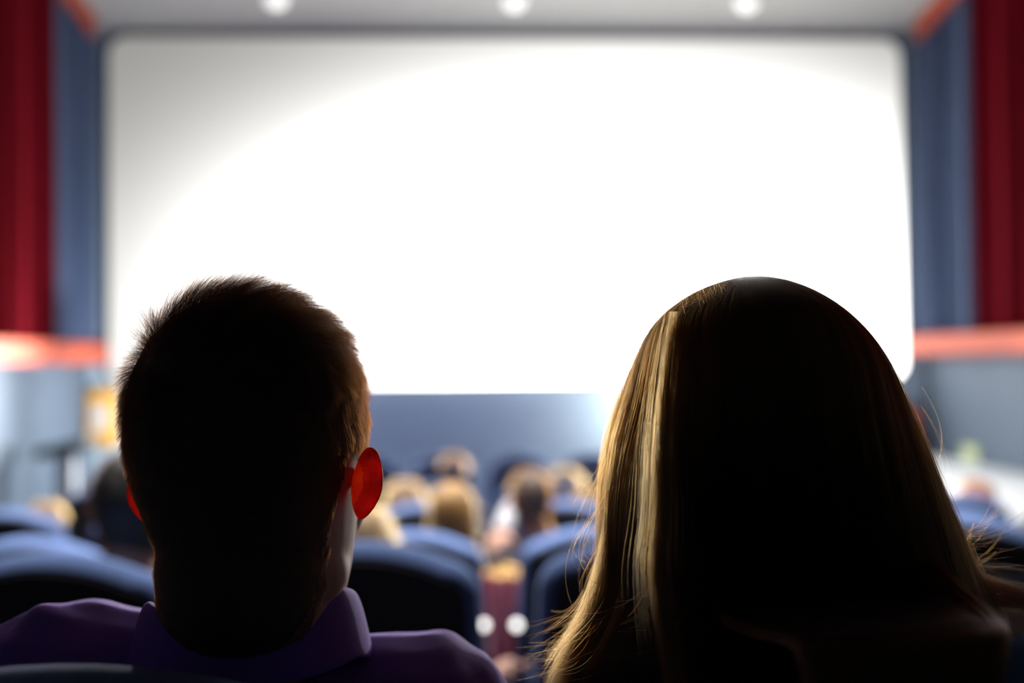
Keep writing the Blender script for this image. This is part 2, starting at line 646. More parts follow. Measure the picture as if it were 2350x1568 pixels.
def make_chair(right_arm=False):
    root = empty('cinema_chair')
    mb = MB()
    lay = [(0.012, 0.036), (0.003, 0.027), (0.003, 0.021), (0.010, 0.013), (0.020, 0.006), (0.032, 0.001), (0.045, 0.0), (0.060, 0.0), (0.082, 0.012), (0.096, 0.035), (0.102, 0.07)]
    mb.loft([[back_pt(x, z, y) for x, z in back_outline(ins)] for y, ins in lay])
    mb.build('backrest', M['seat_blue'], root)
    mb = MB()
    lay = [(0.012, 0.025), (0.001, 0.026), (-0.003, 0.030), (-0.004, 0.045)]
    mb.loft([[back_pt(x, z, y) for x, z in back_outline(ins)] for y, ins in lay])
    mb.build('back_panel', M['seat_black'], root)
    mb = MB()
    rings = []
    for z, ins in ((0.385, 0.03), (0.39, 0.012), (0.405, 0.0), (0.46, 0.0), (0.482, 0.012), (0.492, 0.04)):
        rr = round_rect(-0.235 + ins, 0.235 - ins, 0.24 + ins, 0.70 - ins, 0.05)
        rings.append([(x, y, z + 0.02 * max(0, (y - 0.5)) / 0.2) for x, y in rr])
    mb.loft(rings)
    mb.build('seat', M['seat_blue'], root)
    mb = MB()
    mb.box((-0.16, 0.30, 0.30), (0.16, 0.62, 0.384), 0.01)
    mb.box((-0.04, 0.36, 0.02), (0.04, 0.50, 0.32), 0.01)
    mb.box((-0.12, 0.28, 0.0), (0.12, 0.58, 0.03), 0.008)
    mb.build('pedestal', M['arm_black'], root)
    for s in ((-1, 1) if right_arm else (-1,)):
        x = s * PITCH / 2
        mb = MB()
        mb.box((x - 0.03, 0.20, 0.60), (x + 0.03, 0.56, 0.645), 0.014)
        a = mb.build('armrest', M['arm_black'], root)
        mb = MB()
        mb.box((x - 0.018, 0.26, 0.0), (x + 0.018, 0.50, 0.60), 0.006)
        mb.build('armrest_support', M['arm_black'], a)
    return root


proto_l = make_chair(False)
proto_r = make_chair(True)
used_l = used_r = False


def place_chair(x, y, z, last, label, group, rz=0.0):
    global used_l, used_r
    if last:
        o = proto_r if not used_r else copy_tree(proto_r)
        used_r = True
    else:
        o = proto_l if not used_l else copy_tree(proto_l)
        used_l = True
    o.location = (x, y, z)
    o.rotation_euler.z = rz
    tag(o, label, 'chair', group)
    return o


ORD = ['first', 'second', 'third', 'fourth', 'fifth', 'sixth', 'seventh', 'eighth', 'ninth', 'tenth']
ROWN = ['couple\'s own row', 'row straight ahead of the couple', 'second row ahead of the couple', 'third row ahead of the couple',
        'fourth row ahead of the couple', 'fifth row ahead of the couple', 'front row under the screen']
X0A, X0B = -0.226, -0.226 + PITCH
place_chair(X0A, ROW_Y[0], ROW_Z[0] - 0.008, False, 'blue cinema chair with black back that the man in purple sits in', 'chairs in the ' + ROWN[0])
place_chair(X0B, ROW_Y[0], ROW_Z[0] - 0.004, True, 'blue cinema chair with black back that the long-haired woman sits in', 'chairs in the ' + ROWN[0])
ROW_X = [[X0A, X0B]]
for r in range(1, 7):
    n = {1: 4, 2: 6}.get(r, 8)
    xs = [(GAP_X if r == 1 else 0.10) + PITCH * (k - n / 2 + 0.5) for k in range(n)]
    ROW_X.append(xs)
    for k, x in enumerate(xs):
        dz = 0.0
        if r in (1, 2):
            dz = 0.016 * max(0, x - 0.3) / 0.6 - (0.016 if r == 1 and k == 0 else 0.006 if r == 1 and k == 1 else 0)
        if r <= 2:
            lab = f'black-backed blue chair in the {ROWN[r]}, {ORD[k]} from the left'
        else:
            lab = f'blurred blue chair in the {ROWN[r]}, {ORD[k]} from the left'
        place_chair(x, ROW_Y[r], ROW_Z[r] + dz, k == n - 1, lab, 'chairs in the ' + ROWN[r])

# ------------------------------------------------------------------ people
HEAD = np.array([
    # z, half width, front, back
    [-.124, .012, .062, .030],
    [-.118, .026, .076, .010],
    [-.106, .040, .085, -.012],
    [-.086, .049, .089, -.040],
    [-.066, .0565, .091, -.060],
    [-.045, .061, .091, -.075],
    [-.020, .0665, .090, -.087],
    [.000, .0715, .089, -.094],
    [.022, .0755, .092, -.099],
    [.046, .0765, .091, -.100],
    [.074, .0715, .084, -.095],
    [.098, .060, .069, -.083],
    [.114, .044, .050, -.067],
    [.124, .027, .026, -.047],
    [.129, .009, .000, -.022]])


def head_shapes(mb, T, long_face=1.0, ears_fused=True):
    """adds one head in head space (ears at z 0, x right, y forward) moved by T"""
    P = lambda x, y, z: T @ Vector((x, y, z))
    n = 40
    zz = []
    for i in range(len(HEAD) - 1):
        zz += [HEAD[i, 0], (HEAD[i, 0] + HEAD[i + 1, 0]) / 2]
    zz.append(HEAD[-1, 0])
    rings = []
    for z in zz:
        wv, f, b = [np.interp(z, HEAD[:, 0], HEAD[:, k]) for k in (1, 2, 3)]
        cy, hy = (f + b) / 2, (f - b) / 2
        ring = []
        for j in range(n):
            a = 2 * math.pi * j / n
            e = 0.9
            sx = math.copysign(abs(math.sin(a)) ** e, math.sin(a))
            sy = math.copysign(abs(math.cos(a)) ** e, math.cos(a))
            ring.append(P(wv * sx, cy + hy * sy, z))
        rings.append(ring)
    mb.loft(rings)
    s = T.to_scale()[0]
    rot = T.to_3x3().normalized()
    mb.cone(P(0, .086, .022), .008 * s, P(0, .112, -.030), .0105 * s)          # nose
    for sx in (-1, 1):
        mb.ball(P(sx * .0125, .100, -.034), .0085 * s)                          # nostril wings
        mb.cone(P(sx * .012, .088, .030), .007 * s, P(sx * .044, .072, .030), .0055 * s)   # brow
        mb.ball(P(sx * .041, .058, -.028), (.0185 * s, .019 * s, .021 * s), rot)  # cheek
        mb.ball(P(sx * .047, .010, -.064), (.014 * s, .032 * s, .022 * s), rot)  # jaw corner
    mb.ball(P(0, .089, -.0605), (.022 * s, .008 * s, .005 * s), rot)
    mb.ball(P(0, .088, -.0705), (.018 * s, .008 * s, .0055 * s), rot)
    mb.ball(P(0, .080, -.104), (.020 * s, .013 * s, .014 * s), rot)


def ear_shape(mb, T, side, mi, out=32.0, scale=1.0):
    """a thin shell with rolled rim, hollow and lobe"""
    nr, na = 13, 48
    def surf(r, a, back):
        ca, sa = math.cos(a), math.sin(a)
        # egg outline: u towards the back of the head, v up
        ru = 0.0185 if ca > 0 else 0.0150
        rv = 0.033 if sa > 0 else 0.029
        lob = 1.0 - 0.34 * max(0.0, -sa) ** 2
        u = ru * ca * r * lob + 0.0045 * sa * r
        v = rv * sa * r
        o = 0.0045 * math.exp(-((r - 0.9) / 0.13) ** 2) * (0.5 + 0.5 * max(ca, sa) + 0.2)
        o += 0.003 * math.exp(-((r - 0.55) / 0.12) ** 2) * max(0, ca)
        o -= 0.006 * math.exp(-((r) / 0.4) ** 2)
        th = 0.0042 * (1 - r ** 6) + 0.0006
        if back:
            o -= th
        return u, v, o
    A = R(out)
    def place(u, v, o):
        # hinge at the front edge (u = -0.013); u runs back and outwards
        uu = (u + 0.013) * scale
        x = 0.071 + uu * math.sin(A) + o * scale * math.cos(A)
        y = -0.002 - uu * math.cos(A) + o * scale * math.sin(A)
        z = -0.005 + v * scale + 0.10 * -uu
        return T @ Vector((side * x, y + 0.004 + 0.12 * v, z))
    verts, faces = [], []
    for back in (False, True):
        for i in range(nr):
            r = (i + 0.02) / (nr - 1 + 0.02)
            for j in range(na):
                verts.append(place(*surf(r, 2 * math.pi * j / na, back)))
    for b in range(2):
        o = b * nr * na
        for i in range(nr - 1):
            for j in range(na):
                k = (j + 1) % na
                q = (o + i * na + j, o + i * na + k, o + (i + 1) * na + k, o + (i + 1) * na + j)
                faces.append(q if b == 0 else q[::-1])
        faces.append(tuple(o + j for j in range(na)))
    for j in range(na):
        k = (j + 1) % na
        faces.append(((nr - 1) * na + j, (nr - 1) * na + k, nr * na + (nr - 1) * na + k, nr * na + (nr - 1) * na + j))
    o0 = len(mb.m)
    mb.add(verts, faces, mi)
    for q in range(2 * (nr - 1) * na + 2):
        ringi, j = (q % ((nr - 1) * na + 1)) // na, (q % ((nr - 1) * na + 1)) % na
        ca = math.cos(2 * math.pi * j / na)
        sa = math.sin(2 * math.pi * j / na)
        rr = (ringi + .5) / (nr - 1)
        if (rr * (1 + .55 * ca + .25 * max(0, -sa))) < 0.52 or (ca < -.2 and abs(sa) < .8 and rr < .8):
            mb.m[o0 + q] = 5


def hand_shapes(mb, W, d, up, side, s=1.0, curl=0.55):
    """W wrist, d towards the fingers, up the back of the hand, side towards the thumb"""
    W, d, up, side = Vector(W), Vector(d).normalized(), Vector(up).normalized(), Vector(side).normalized()
    rot = Matrix((side, d, up)).transposed()
    for t in (-0.022, 0.0, 0.022):
        mb.cone(W + side * t * 0.7 * s, 0.017 * s, W + (d * 0.078 + side * t * 1.15) * s, 0.0135 * s, 10)
    L = [0.92, 1.0, 0.95, 0.76]
    for k in range(4):
        off = (0.031 - 0.0205 * k)
        b = W + (d * (0.088 - 0.006 * abs(k - 1)) + side * off) * s
        dirv = (d + side * (0.13 - 0.09 * k)).normalized()
        ang = 0.25
        for seg, (ln, r0, r1) in enumerate(((.042, .0092, .0085), (.027, .0085, .0078), (.022, .0078, .0066))):
            ang += curl * (0.55 if seg == 0 else 0.9)
            v = dirv * math.cos(ang) - up * math.sin(ang)
            e = b + v * ln * L[k] * s
            mb.cone(b, r0 * s, e, r1 * s, 10)
            b = e
    b = W + (d * 0.022 + side * 0.026) * s
    v = (side * 0.75 + d * 0.7 - up * 0.25).normalized()
    for ln, r0, r1 in ((.045, .0125, .0105), (.032, .0105, .0092), (.026, .0092, .0075)):
        e = b + v * ln * s
        mb.cone(b, r0 * s, e, r1 * s, 10)
        b = e
        v = (v + d * 0.35 - side * 0.25 - up * 0.1).normalized()


def person(label, head_pos, yaw=0, tilt=0, pitch=0, hip=None, floor=0.0, s=1.0, head_s=1.0, voxel=0.009,
           sh_l=None, sh_r=None, arm_l=None, arm_r=None, top=None, legs=None, sleeve=1.0, neck=None, detail=False,
           ear_out=(32, 32), neck_r=0.056, group=None, fold=0.0, ear_s=0.9, lean_max=0.04):
    """a seated figure. head_pos is the point between the ears; shoulders, elbows and wrists are world points"""
    hp = Vector(head_pos)
    T = Matrix.Translation(hp) @ Matrix.Rotation(-yaw, 4, 'Z') @ Matrix.Rotation(tilt, 4, 'Y') @ Matrix.Rotation(pitch, 4, 'X') @ Matrix.Scale(head_s, 4)
    hip = Vector(hip)
    root = empty('person', (hip.x, hip.y, floor))
    tag(root, label, 'person', group)
    inv = Matrix.Translation(-root.location)
    if sh_l is None:
        dx = max(-lean_max, min(lean_max, 0.75 * (hp.x - hip.x)))
        base = Vector((hip.x + dx, hip.y - 0.05, hp.z - 0.20 * s))
        sh_l = base + Vector((-0.150 * s, 0, -0.015))
        sh_r = base + Vector((0.150 * s, 0, -0.015))
    sh_l, sh_r = Vector(sh_l), Vector(sh_r)
    mid = (sh_l + sh_r) / 2
    nb = Vector(neck) if neck is not None else Vector((mid.x * 0.6 + hp.x * 0.4, mid.y - 0.005, mid.z + 0.045 * s))
    skull = T @ Vector((0, -0.022, -0.055))

    def arms(a, sh, sd):
        if a is None:
            el = sh + Vector((sd * 0.03, 0.13, -0.24)) * s
            el.z = max(el.z, hip.z + 0.10 * s)
            if not detail:
                el.x = hip.x + max(-0.165, min(0.165, el.x - hip.x))
            wr = Vector((hip.x + sd * 0.10 * s, el.y + 0.20 * s, hip.z + 0.135 * s))
            return el, wr
        return Vector(a[0]), Vector(a[1])
    el_l, wr_l = arms(arm_l, sh_l, -1)
    el_r, wr_r = arms(arm_r, sh_r, 1)
    knees, ankles = [], []
    for sd in (-1, 1):
        k = hip + Vector((sd * 0.11 * s, 0.435, 0.0))
        k.z = max(k.z, floor + 0.30)
        an = Vector((k.x + sd * 0.01, k.y + 0.03, floor + 0.075))
        knees.append(k)
        ankles.append(an)

    def torso(mb, g, legs_too=False, arms_r=1.0, to_neck=True):
        """g: extra thickness"""
        ax = (sh_r - sh_l).normalized()
        st = []
        up = (mid - hip)
        fw = Vector((-ax.y, ax.x, 0)).normalized()
        hx = Vector((1, 0, 0))
        def ring(c, wv, dv, xa, nn=28):
            out = []
            for j in range(nn):
                a = 2 * math.pi * j / nn
                sx = math.copysign(abs(math.cos(a)) ** 0.8, math.cos(a))
                sy = math.copysign(abs(math.sin(a)) ** 0.8, math.sin(a))
                out.append(c + xa * (wv + g) * sx + Vector((0, 1, 0)) * (dv + g) * sy)
            return out
        hw = (sh_r - sh_l).length / 2
        rings = []
        for t, wv, dv in ((-0.12, .12 * s, .09 * s), (-0.06, .165 * s, .115 * s), (0.0, .175 * s, .12 * s), (0.22, .150 * s, .105 * s),
                          (0.45, .150 * s, .105 * s), (0.70, hw * .98, .112 * s), (0.88, hw * .95, .10 * s), (0.97, hw * 0.78, .078 * s), (1.02, hw * 0.5, .055 * s)):
            c = hip + up * t
            xa = (hx * (1 - max(0, min(1, t))) + ax * max(0, min(1, t))).normalized()
            rings.append(ring(c, wv, dv, xa))
        mb.loft(rings)
        rs = 0.058 * s + g
        for sh in (sh_l, sh_r):
            mb.cone(nb - Vector((0, 0, 0.07 * s)), 0.052 * s + g, sh, rs)
            mb.cone(sh, rs, mid + (sh - mid) * 0.75 - Vector((0, 0, .12 * s)), rs)
        for sh, el, wr in ((sh_l, el_l, wr_l), (sh_r, el_r, wr_r)):
            mb.cone(sh, 0.054 * s + g, el, 0.042 * s + g)
            e2 = el + (wr - el) * arms_r
            mb.cone(el, 0.041 * s + g, e2, (0.041 - 0.014 * arms_r) * s + g)

    def leg_shapes(mb, g, cut=0.93):
        for k, an, sd in zip(knees, ankles, (-1, 1)):
            h0 = hip + Vector((sd * 0.09 * s, 0.02, 0.0))
            mb.cone(h0, 0.088 * s + g, k, 0.060 * s + g)
            e = k + (an - k) * cut
            mb.cone(k, 0.058 * s + g, k + (an - k) * 0.35 + Vector((0, -0.015, 0)), 0.056 * s + g)
            mb.cone(k + (an - k) * 0.35 + Vector((0, -0.015, 0)), 0.056 * s + g, e, 0.042 * s + g)

    # body
    mb = MB()
    head_shapes(mb, T)
    mb.cone(nb, (neck_r + 0.006) * head_s, skull, neck_r * head_s, 24)
    mb.cone(nb + Vector((0, 0.004, -0.02)), 0.052 * s, T @ Vector((0, 0.002, -0.06)), (neck_r - 0.010) * head_s, 24)
    torso(mb, -0.007)
    leg_shapes(mb, 0.0, 1.0)
    for k, an in zip(knees, ankles):
        mb.cone(an, 0.038 * s, an + Vector((0, 0.12, -0.035)) * s, 0.030 * s)
    for el, wr, sd in ((el_l, wr_l, -1), (el_r, wr_r, 1)):
        d = (wr - el).normalized()
        side = Vector((-sd, 0, 0.25)) - d * d.dot(Vector((-sd, 0, 0.25)))
        side.normalize()
        up = side.cross(d) if sd < 0 else d.cross(side)
        if up.z < 0:
            up = -up
        hand_shapes(mb, wr + d * 0.012 * s, d, up, side, s)
    me = fuse(mb, voxel, 3)
    # ears and eyes belong to the same mesh
    for m in (M['skin'], M['ear'], M['lips'], M['eye_white'], M['iris'], M['ear_thin']):
        me.materials.append(m)
    Ti = T.inverted()
    if detail:
        cen = np.empty(len(me.polygons) * 3)
        me.polygons.foreach_get('center', cen)
        cen = cen.reshape(-1, 3)
        Ti_np = np.array(Ti)
        loc = cen @ Ti_np[:3, :3].T + Ti_np[:3, 3]
        idx = np.zeros(len(loc), dtype=np.int32)
        lip = ((loc[:, 0] / 0.0205) ** 2 + ((loc[:, 2] + 0.0655) / 0.0085) ** 2 < 1) & (loc[:, 1] > 0.08)
        idx[lip] = 2
        me.polygons.foreach_set('material_index', idx)
    eb = MB()
    for side in (-1, 1):
        ear_shape(eb, T, side, 1, ear_out[0 if side < 0 else 1], ear_s)
        eye_c = T @ Vector((side * .031, .0705, .008))
        eb.ball(eye_c, 0.0118 * head_s, mi=3)
        eb.ball(T @ Vector((side * .031, .0782, .0075)), 0.0052 * head_s, mi=4)
        Re = T.to_3x3().normalized()
        eb.ball(eye_c + Re @ Vector((0, .0000, .0078)) * head_s, (0.0150 * head_s, 0.0128 * head_s, 0.0082 * head_s), Re @ Matrix.Rotation(R(-14), 3, 'X'), mi=0)
        eb.ball(eye_c + Re @ Vector((0, .0000, -.0092)) * head_s, (0.0145 * head_s, 0.0118 * head_s, 0.0050 * head_s), Re @ Matrix.Rotation(R(10), 3, 'X'), mi=0)
    em = bpy.data.meshes.new('e')
    em.from_pydata(eb.v, [], eb.f)
    bm = bmesh.new()
    bm.from_mesh(me)
    nf = len(bm.faces)
    bm.from_mesh(em)
    bm.faces.ensure_lookup_table()
    for i, mi in enumerate(eb.m):
        bm.faces[nf + i].material_index = mi
        bm.faces[nf + i].smooth = True
    bm.to_mesh(me)
    bm.free()
    bpy.data.meshes.remove(em)
    me.transform(inv)
    me.name = 'body'
    body = link('body', me, root)
    # garments
    mb = MB()
    torso(mb, 0.012, arms_r=sleeve)
    gm = fuse(mb, voxel, 4)
    if fold:
        c = coords(gm)
        nrm = np.empty(len(gm.vertices) * 3)
        gm.vertices.foreach_get('normal', nrm)
        nrm = nrm.reshape(-1, 3)
        x, y, z = c.T
        q = np.sin(38 * x + 60 * z + 9 * np.sin(11 * y + 7 * x)) * np.sin(21 * z - 17 * x + 4) + 0.6 * np.sin(75 * z + 40 * x + 5 * np.sin(30 * x))
        c = c + nrm * (fold * q)[:, None]
        gm.vertices.foreach_set('co', c.ravel())
        gm.update()
    gm.transform(inv)
    gm.materials.append(top[1])
    shirt = link(top[0], gm, root)
    mb = MB()
    ptmp = [hip + Vector((0, 0, dz)) for dz in (0.06, 0, -0.04)]
    mb.ball(hip + Vector((0, 0.0, 0.0)), (0.188 * s, 0.128 * s, 0.10 * s))
    leg_shapes(mb, 0.014, 0.92)
    lm = fuse(mb, max(voxel, 0.008), 4)
    lm.transform(inv)
    lm.materials.append(legs if legs else M['denim'])
    link('trousers', lm, root)
    for an in ankles:
        mb = MB()
        mb.cone(an + Vector((0, -0.02, -0.035)), 0.040 * s, an + Vector((0, 0.15 * s, -0.045)), 0.030 * s)
        mb.cone(an + Vector((0, -0.01, 0.0)), 0.046 * s, an + Vector((0, 0.02, -0.03)), 0.045 * s)
        sm = fuse(mb, 0.008, 3)
        sm.transform(inv)
        sm.materials.append(M['shoe'])
        link('shoe', sm, root)
    return dict(root=root, body=body, shirt=shirt, T=T, inv=inv, nb=nb, mid=mid, sh=(sh_l, sh_r), hp=hp, wr=(wr_l, wr_r))


def sample_scalp(P, fn, count):
    """random points on the head of person P where fn(local position) is true -> local pos, local normal, world matrix"""
    me = P['body'].data
    me.calc_loop_triangles()
    nt = len(me.loop_triangles)
    tri = np.empty(nt * 3, dtype=np.int32)
    me.loop_triangles.foreach_get('vertices', tri)
    tri = tri.reshape(-1, 3)
    c = coords(me)
    W = np.array(P['T'].inverted() @ Matrix.Translation(P['root'].location))
    c = c @ W[:3, :3].T + W[:3, 3]
    a, b, d = c[tri[:, 0]], c[tri[:, 1]], c[tri[:, 2]]
    cen = (a + b + d) / 3
    keep = (np.abs(cen) < 0.2).all(1) & fn(cen)
    a, b, d = a[keep], b[keep], d[keep]
    nrm = np.cross(b - a, d - a)
    ar = np.linalg.norm(nrm, axis=1)
    nrm = nrm / (ar[:, None] + 1e-12)
    pick = RNG.choice(len(a), size=count, p=ar / ar.sum())
    r1, r2 = RNG.random(count), RNG.random(count)
    sq = np.sqrt(r1)
    pos = a[pick] * (1 - sq)[:, None] + b[pick] * (sq * (1 - r2))[:, None] + d[pick] * (sq * r2)[:, None]
    return pos, nrm[pick]


def to_root(P, pts):
    Mx = np.array(Matrix.Translation(-P['root'].location) @ P['T'])
    return pts @ Mx[:3, :3].T + Mx[:3, 3]


def short_hair(P, name, material, fn, count, length, direc, npts=5, r0=0.00006, lift=0.5, parent=None, jitter=0.25, droop=0.0):
    pos, nrm = sample_scalp(P, fn, count)
    L = length(pos) * (0.75 + 0.5 * RNG.random(count))
    D = direc(pos, nrm)
    D = D - nrm * (D * nrm).sum(1)[:, None]
    D /= np.linalg.norm(D, axis=1)[:, None] + 1e-9
    q = pos * 260.0
    wob = np.stack([np.sin(q[:, 1] + 1.7 * np.sin(q[:, 2] * .7)), np.sin(q[:, 2] * .9 + 2.1 * np.sin(q[:, 0] * .6)), np.sin(q[:, 0] * 1.1 + 1.3 * np.sin(q[:, 1] * .8))], 1)
    D = D + RNG.normal(0, jitter * 0.5, D.shape) + wob * jitter
    pts = np.zeros((count, npts, 3))
    pts[:, 0] = pos
    cur = pos.copy()
    lf = lift(pos) if callable(lift) else np.full(count, lift)
    for k in range(1, npts):
        t = k / (npts - 1)
        v = nrm * (lf * (1 - 0.55 * t))[:, None] + D * (1 - lf * (1 - t))[:, None]
        v /= np.linalg.norm(v, axis=1)[:, None] + 1e-9
        v[:, 2] -= droop * t
        cur = cur + v * (L / (npts - 1))[:, None]
        pts[:, k] = cur
    flat = to_root(P, pts.reshape(-1, 3)).reshape(count, npts, 3)
    rad = r0 * np.linspace(1, 0.45, npts)
    return curves_obj(name, list(flat), [rad] * count, material, parent or P['root'])


def scalp_cap(P, name, material, fn_back, grow=0.003):
    """closed hair volume over the skull, following the head's own outline"""
    T = P['inv'] @ P['T']
    n = 36
    mb = MB()
    rings_o, rings_i = [], []
    zs = np.linspace(-.085, .129, 22)
    lo_front = fn_back
    for z in zs:
        wv, f, b = [np.interp(z, HEAD[:, 0], HEAD[:, k]) for k in (1, 2, 3)]
        cy, hy = (f + b) / 2, (f - b) / 2
        amax = lo_front(z)
        ro, ri = [], []
        for j in range(n + 1):
            a = -amax + 2 * amax * j / n
            for lst, g in ((ro, grow), (ri, -0.006)):
                sx = math.copysign(abs(math.sin(a)) ** .9, math.sin(a))
                sy = math.copysign(abs(math.cos(a)) ** .9, math.cos(a))
                lst.append(T @ Vector(((wv + g) * sx, cy - (hy + g) * sy, z + (g * 0.8 if z > .1 else 0))))
        rings_o.append(ro + ri[::-1])
    mb.loft(rings_o)
    return mb.build(name, material, P['root'])


# ---- long hair
def smooth_rows(st, n):
    st = np.array(st, dtype=float)
    t = np.concatenate([[0], np.cumsum(np.hypot(np.diff(st[:, 0]), np.diff(st[:, 2])))])
    tt = np.linspace(0, t[-1], n)
    out = np.stack([np.interp(tt, t, st[:, k]) for k in range(st.shape[1])], 1)
    for _ in range(3):
        mid = (out[:-2] + 2 * out[1:-1] + out[2:]) / 4
        out[1:-1] = mid
    return out


def hair_surface(S, th0, u, k, th_low, ease=0.35):
    """S rows (z, cx, a, cy, b); th0 start angle from the back; u along 0..1; k radial factor -> point"""
    n = len(S) - 1
    x = np.clip(u, 0, 1) * n
    i = np.minimum(x.astype(int), n - 1)
    f = (x - i)[..., None]
    row = S[i] * (1 - f) + S[i + 1] * f
    sm = np.clip(u / ease, 0, 1)
    sm = sm * sm * (3 - 2 * sm)
    th = th0 * (1 + (th_low / math.pi - 1) * sm)
    px_ = row[..., 1] + row[..., 2] * k * np.sin(th)
    py_ = row[..., 3] - row[..., 4] * k * np.cos(th)
    return np.stack([px_, py_, row[..., 0]], -1)


def long_hair(P, S, material, mass_mat, count, npts, r0, th_low=R(118), ends=(0.82, 1.0), wave=0.003, spread=0.06, mass=(R(-100), R(100)), kdeep=0.0):
    off = np.array(P['root'].location)
    S = smooth_rows(S, 60)
    # mass: closed shell
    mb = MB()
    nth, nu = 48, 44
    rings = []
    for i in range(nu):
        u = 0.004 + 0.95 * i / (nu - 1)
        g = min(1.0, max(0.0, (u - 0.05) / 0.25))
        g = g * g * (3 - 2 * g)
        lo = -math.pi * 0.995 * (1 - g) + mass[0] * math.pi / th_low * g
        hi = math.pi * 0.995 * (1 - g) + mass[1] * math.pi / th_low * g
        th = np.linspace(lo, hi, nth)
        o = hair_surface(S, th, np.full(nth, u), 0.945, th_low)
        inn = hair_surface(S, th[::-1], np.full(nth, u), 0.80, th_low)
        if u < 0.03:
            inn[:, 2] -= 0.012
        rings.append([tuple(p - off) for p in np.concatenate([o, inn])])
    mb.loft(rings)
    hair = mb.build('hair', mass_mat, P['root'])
    # strands
    clump = RNG.uniform(-math.pi, math.pi, max(40, count // 45))
    ci = RNG.integers(0, len(clump), count)
    th0 = clump[ci] + RNG.normal(0, spread, count)
    th0 = np.clip(th0, -math.pi, math.pi)
    u0 = np.abs(RNG.normal(0, 0.02, count)) + 0.0
    deep = RNG.random(count) < 0.25
    u0 = np.where(deep, RNG.uniform(0.0, 0.12, count), u0)
    ce = RNG.uniform(*ends, len(clump))
    u1 = np.clip(ce[ci] + RNG.normal(0, 0.02, count), 0.5, 1.0)
    ck = RNG.normal(1.0, 0.018, len(clump))
    k = np.clip(ck[ci] + RNG.normal(0, 0.012, count), 0.95, 1.06)
    k = k - kdeep * RNG.random(count) * np.clip((np.abs(th0) - 1.2) / 0.6, 0, 1)
    ph = RNG.uniform(0, 6.28, len(clump))[ci] + RNG.normal(0, 0.5, count)
    t = np.linspace(0, 1, npts)
    U = u0[:, None] + (u1 - u0)[:, None] * t[None]
    K = 1 + (k - 1)[:, None] * np.clip(U / 0.25, 0.15, 1) + RNG.normal(0, 0.004, (count, 1)) * np.sin(9 * U + ph[:, None])
    TH = th0[:, None] + wave * 12 * np.sin(6 * U + ph[:, None]) + RNG.normal(0, 0.045, (count, 1)) * U
    pts = hair_surface(S, TH, U, K, th_low) - off
    pts += (RNG.normal(0, 0.002, (count, 1, 3)) * (t ** 2)[None, :, None])
    rad = r0 * np.interp(t, [0, 0.1, 0.8, 1], [0.8, 1, 0.9, 0.35])
    st = curves_obj('hair_strands', list(pts), [rad] * count, material, hair)
    return hair, S


def seat_hip(r, k, lean=0.0, s=1.0):
    x = ROW_X[r][k]
    return Vector((x, ROW_Y[r] + AB + 0.118 + 0.125 * s, ROW_Z[r] + 0.540 + 0.105 * s))


# ------------------------------------------------------------------ the man in purple
m_head = at(586, 1103, 0.69)
man_hip = seat_hip(0, 0)
man = person('person with short dark cropped hair in a purple collared shirt, seen from behind',
             m_head, yaw=R(13), tilt=R(-2.5), pitch=R(-3), hip=man_hip, floor=ROW_Z[0], voxel=0.0042,
             sh_l=(at(178, 1594, 0.755)), arm_l=(at(-430, 1716, 0.84), at(-260, 1930, 1.04)), sh_r=(at(975, 1672, 0.755)), top=('shirt', M['purple']), detail=True,
             neck=at(578, 1440, 0.725), neck_r=0.0575, ear_out=(54, 66), fold=0.0022, head_s=0.97, ear_s=0.80)


def man_region(p):
    x, y, z = p.T[:3]
    above = z > (0.016 + 0.30 * np.maximum(0, y - 0.03))       # over the ear and temple
    behind = (y < -0.012 - 0.12 * (0.03 - np.minimum(z, .03))) & (z > -0.115)
    front = (z > 0.085) & (y < 0.075)
    face = (y > 0.052) & (z < 0.085)
    return (above | behind | front) & ~face


def man_len(p):
    x, y, z = p.T
    L = 0.0035 + 0.004 * np.clip((z + 0.02) / 0.06, 0, 1) + 0.018 * np.clip((z - 0.055) / 0.05, 0, 1) - 0.005 * (np.clip((-x - 0.02) / 0.03, 0, 1) * np.clip((z - 0.06) / 0.03, 0, 1))
    return L


def man_dir(p, n):
    x, y, z = p.T
    side = np.stack([0.15 * np.sign(x), -0.3 + 0 * x, -1 + 0 * x], 1)
    topd = np.stack([0.75 + 0 * x - np.where(x < -0.035, 0.9, 0), 0.75 + 0 * x, 0.10 + 0 * x], 1)
    wgt = np.clip((z - 0.05) / 0.045, 0, 1)[:, None]
    return side * (1 - wgt) + topd * wgt


def man_lift(p):
    x, y, z = p.T
    return np.clip(0.36 + 0.16 * np.clip((z - .07) / .04, 0, 1) + 0.22 * np.clip((-x - 0.02) / 0.04, 0, 1) * np.clip((z - 0.03) / 0.05, 0, 1), 0, 0.9)


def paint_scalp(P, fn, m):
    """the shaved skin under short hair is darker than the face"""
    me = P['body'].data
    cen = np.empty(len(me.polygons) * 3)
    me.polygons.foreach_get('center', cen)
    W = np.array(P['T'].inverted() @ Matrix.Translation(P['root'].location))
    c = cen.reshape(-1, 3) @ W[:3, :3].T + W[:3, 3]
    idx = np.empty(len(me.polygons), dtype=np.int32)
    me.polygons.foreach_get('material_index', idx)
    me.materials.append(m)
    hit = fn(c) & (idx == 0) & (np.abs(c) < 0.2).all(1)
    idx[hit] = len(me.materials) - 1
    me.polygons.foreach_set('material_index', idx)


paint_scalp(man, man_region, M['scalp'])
man_h = short_hair(man, 'hair', M['man_hair'], man_region, 60000, man_len, man_dir, 6, 0.00005, man_lift, None, 0.22)


def neck_region(p):
    x, y, z = p.T
    return (z > -0.17) & (z < -0.045) & (y < -0.014) & ~man_region(p)


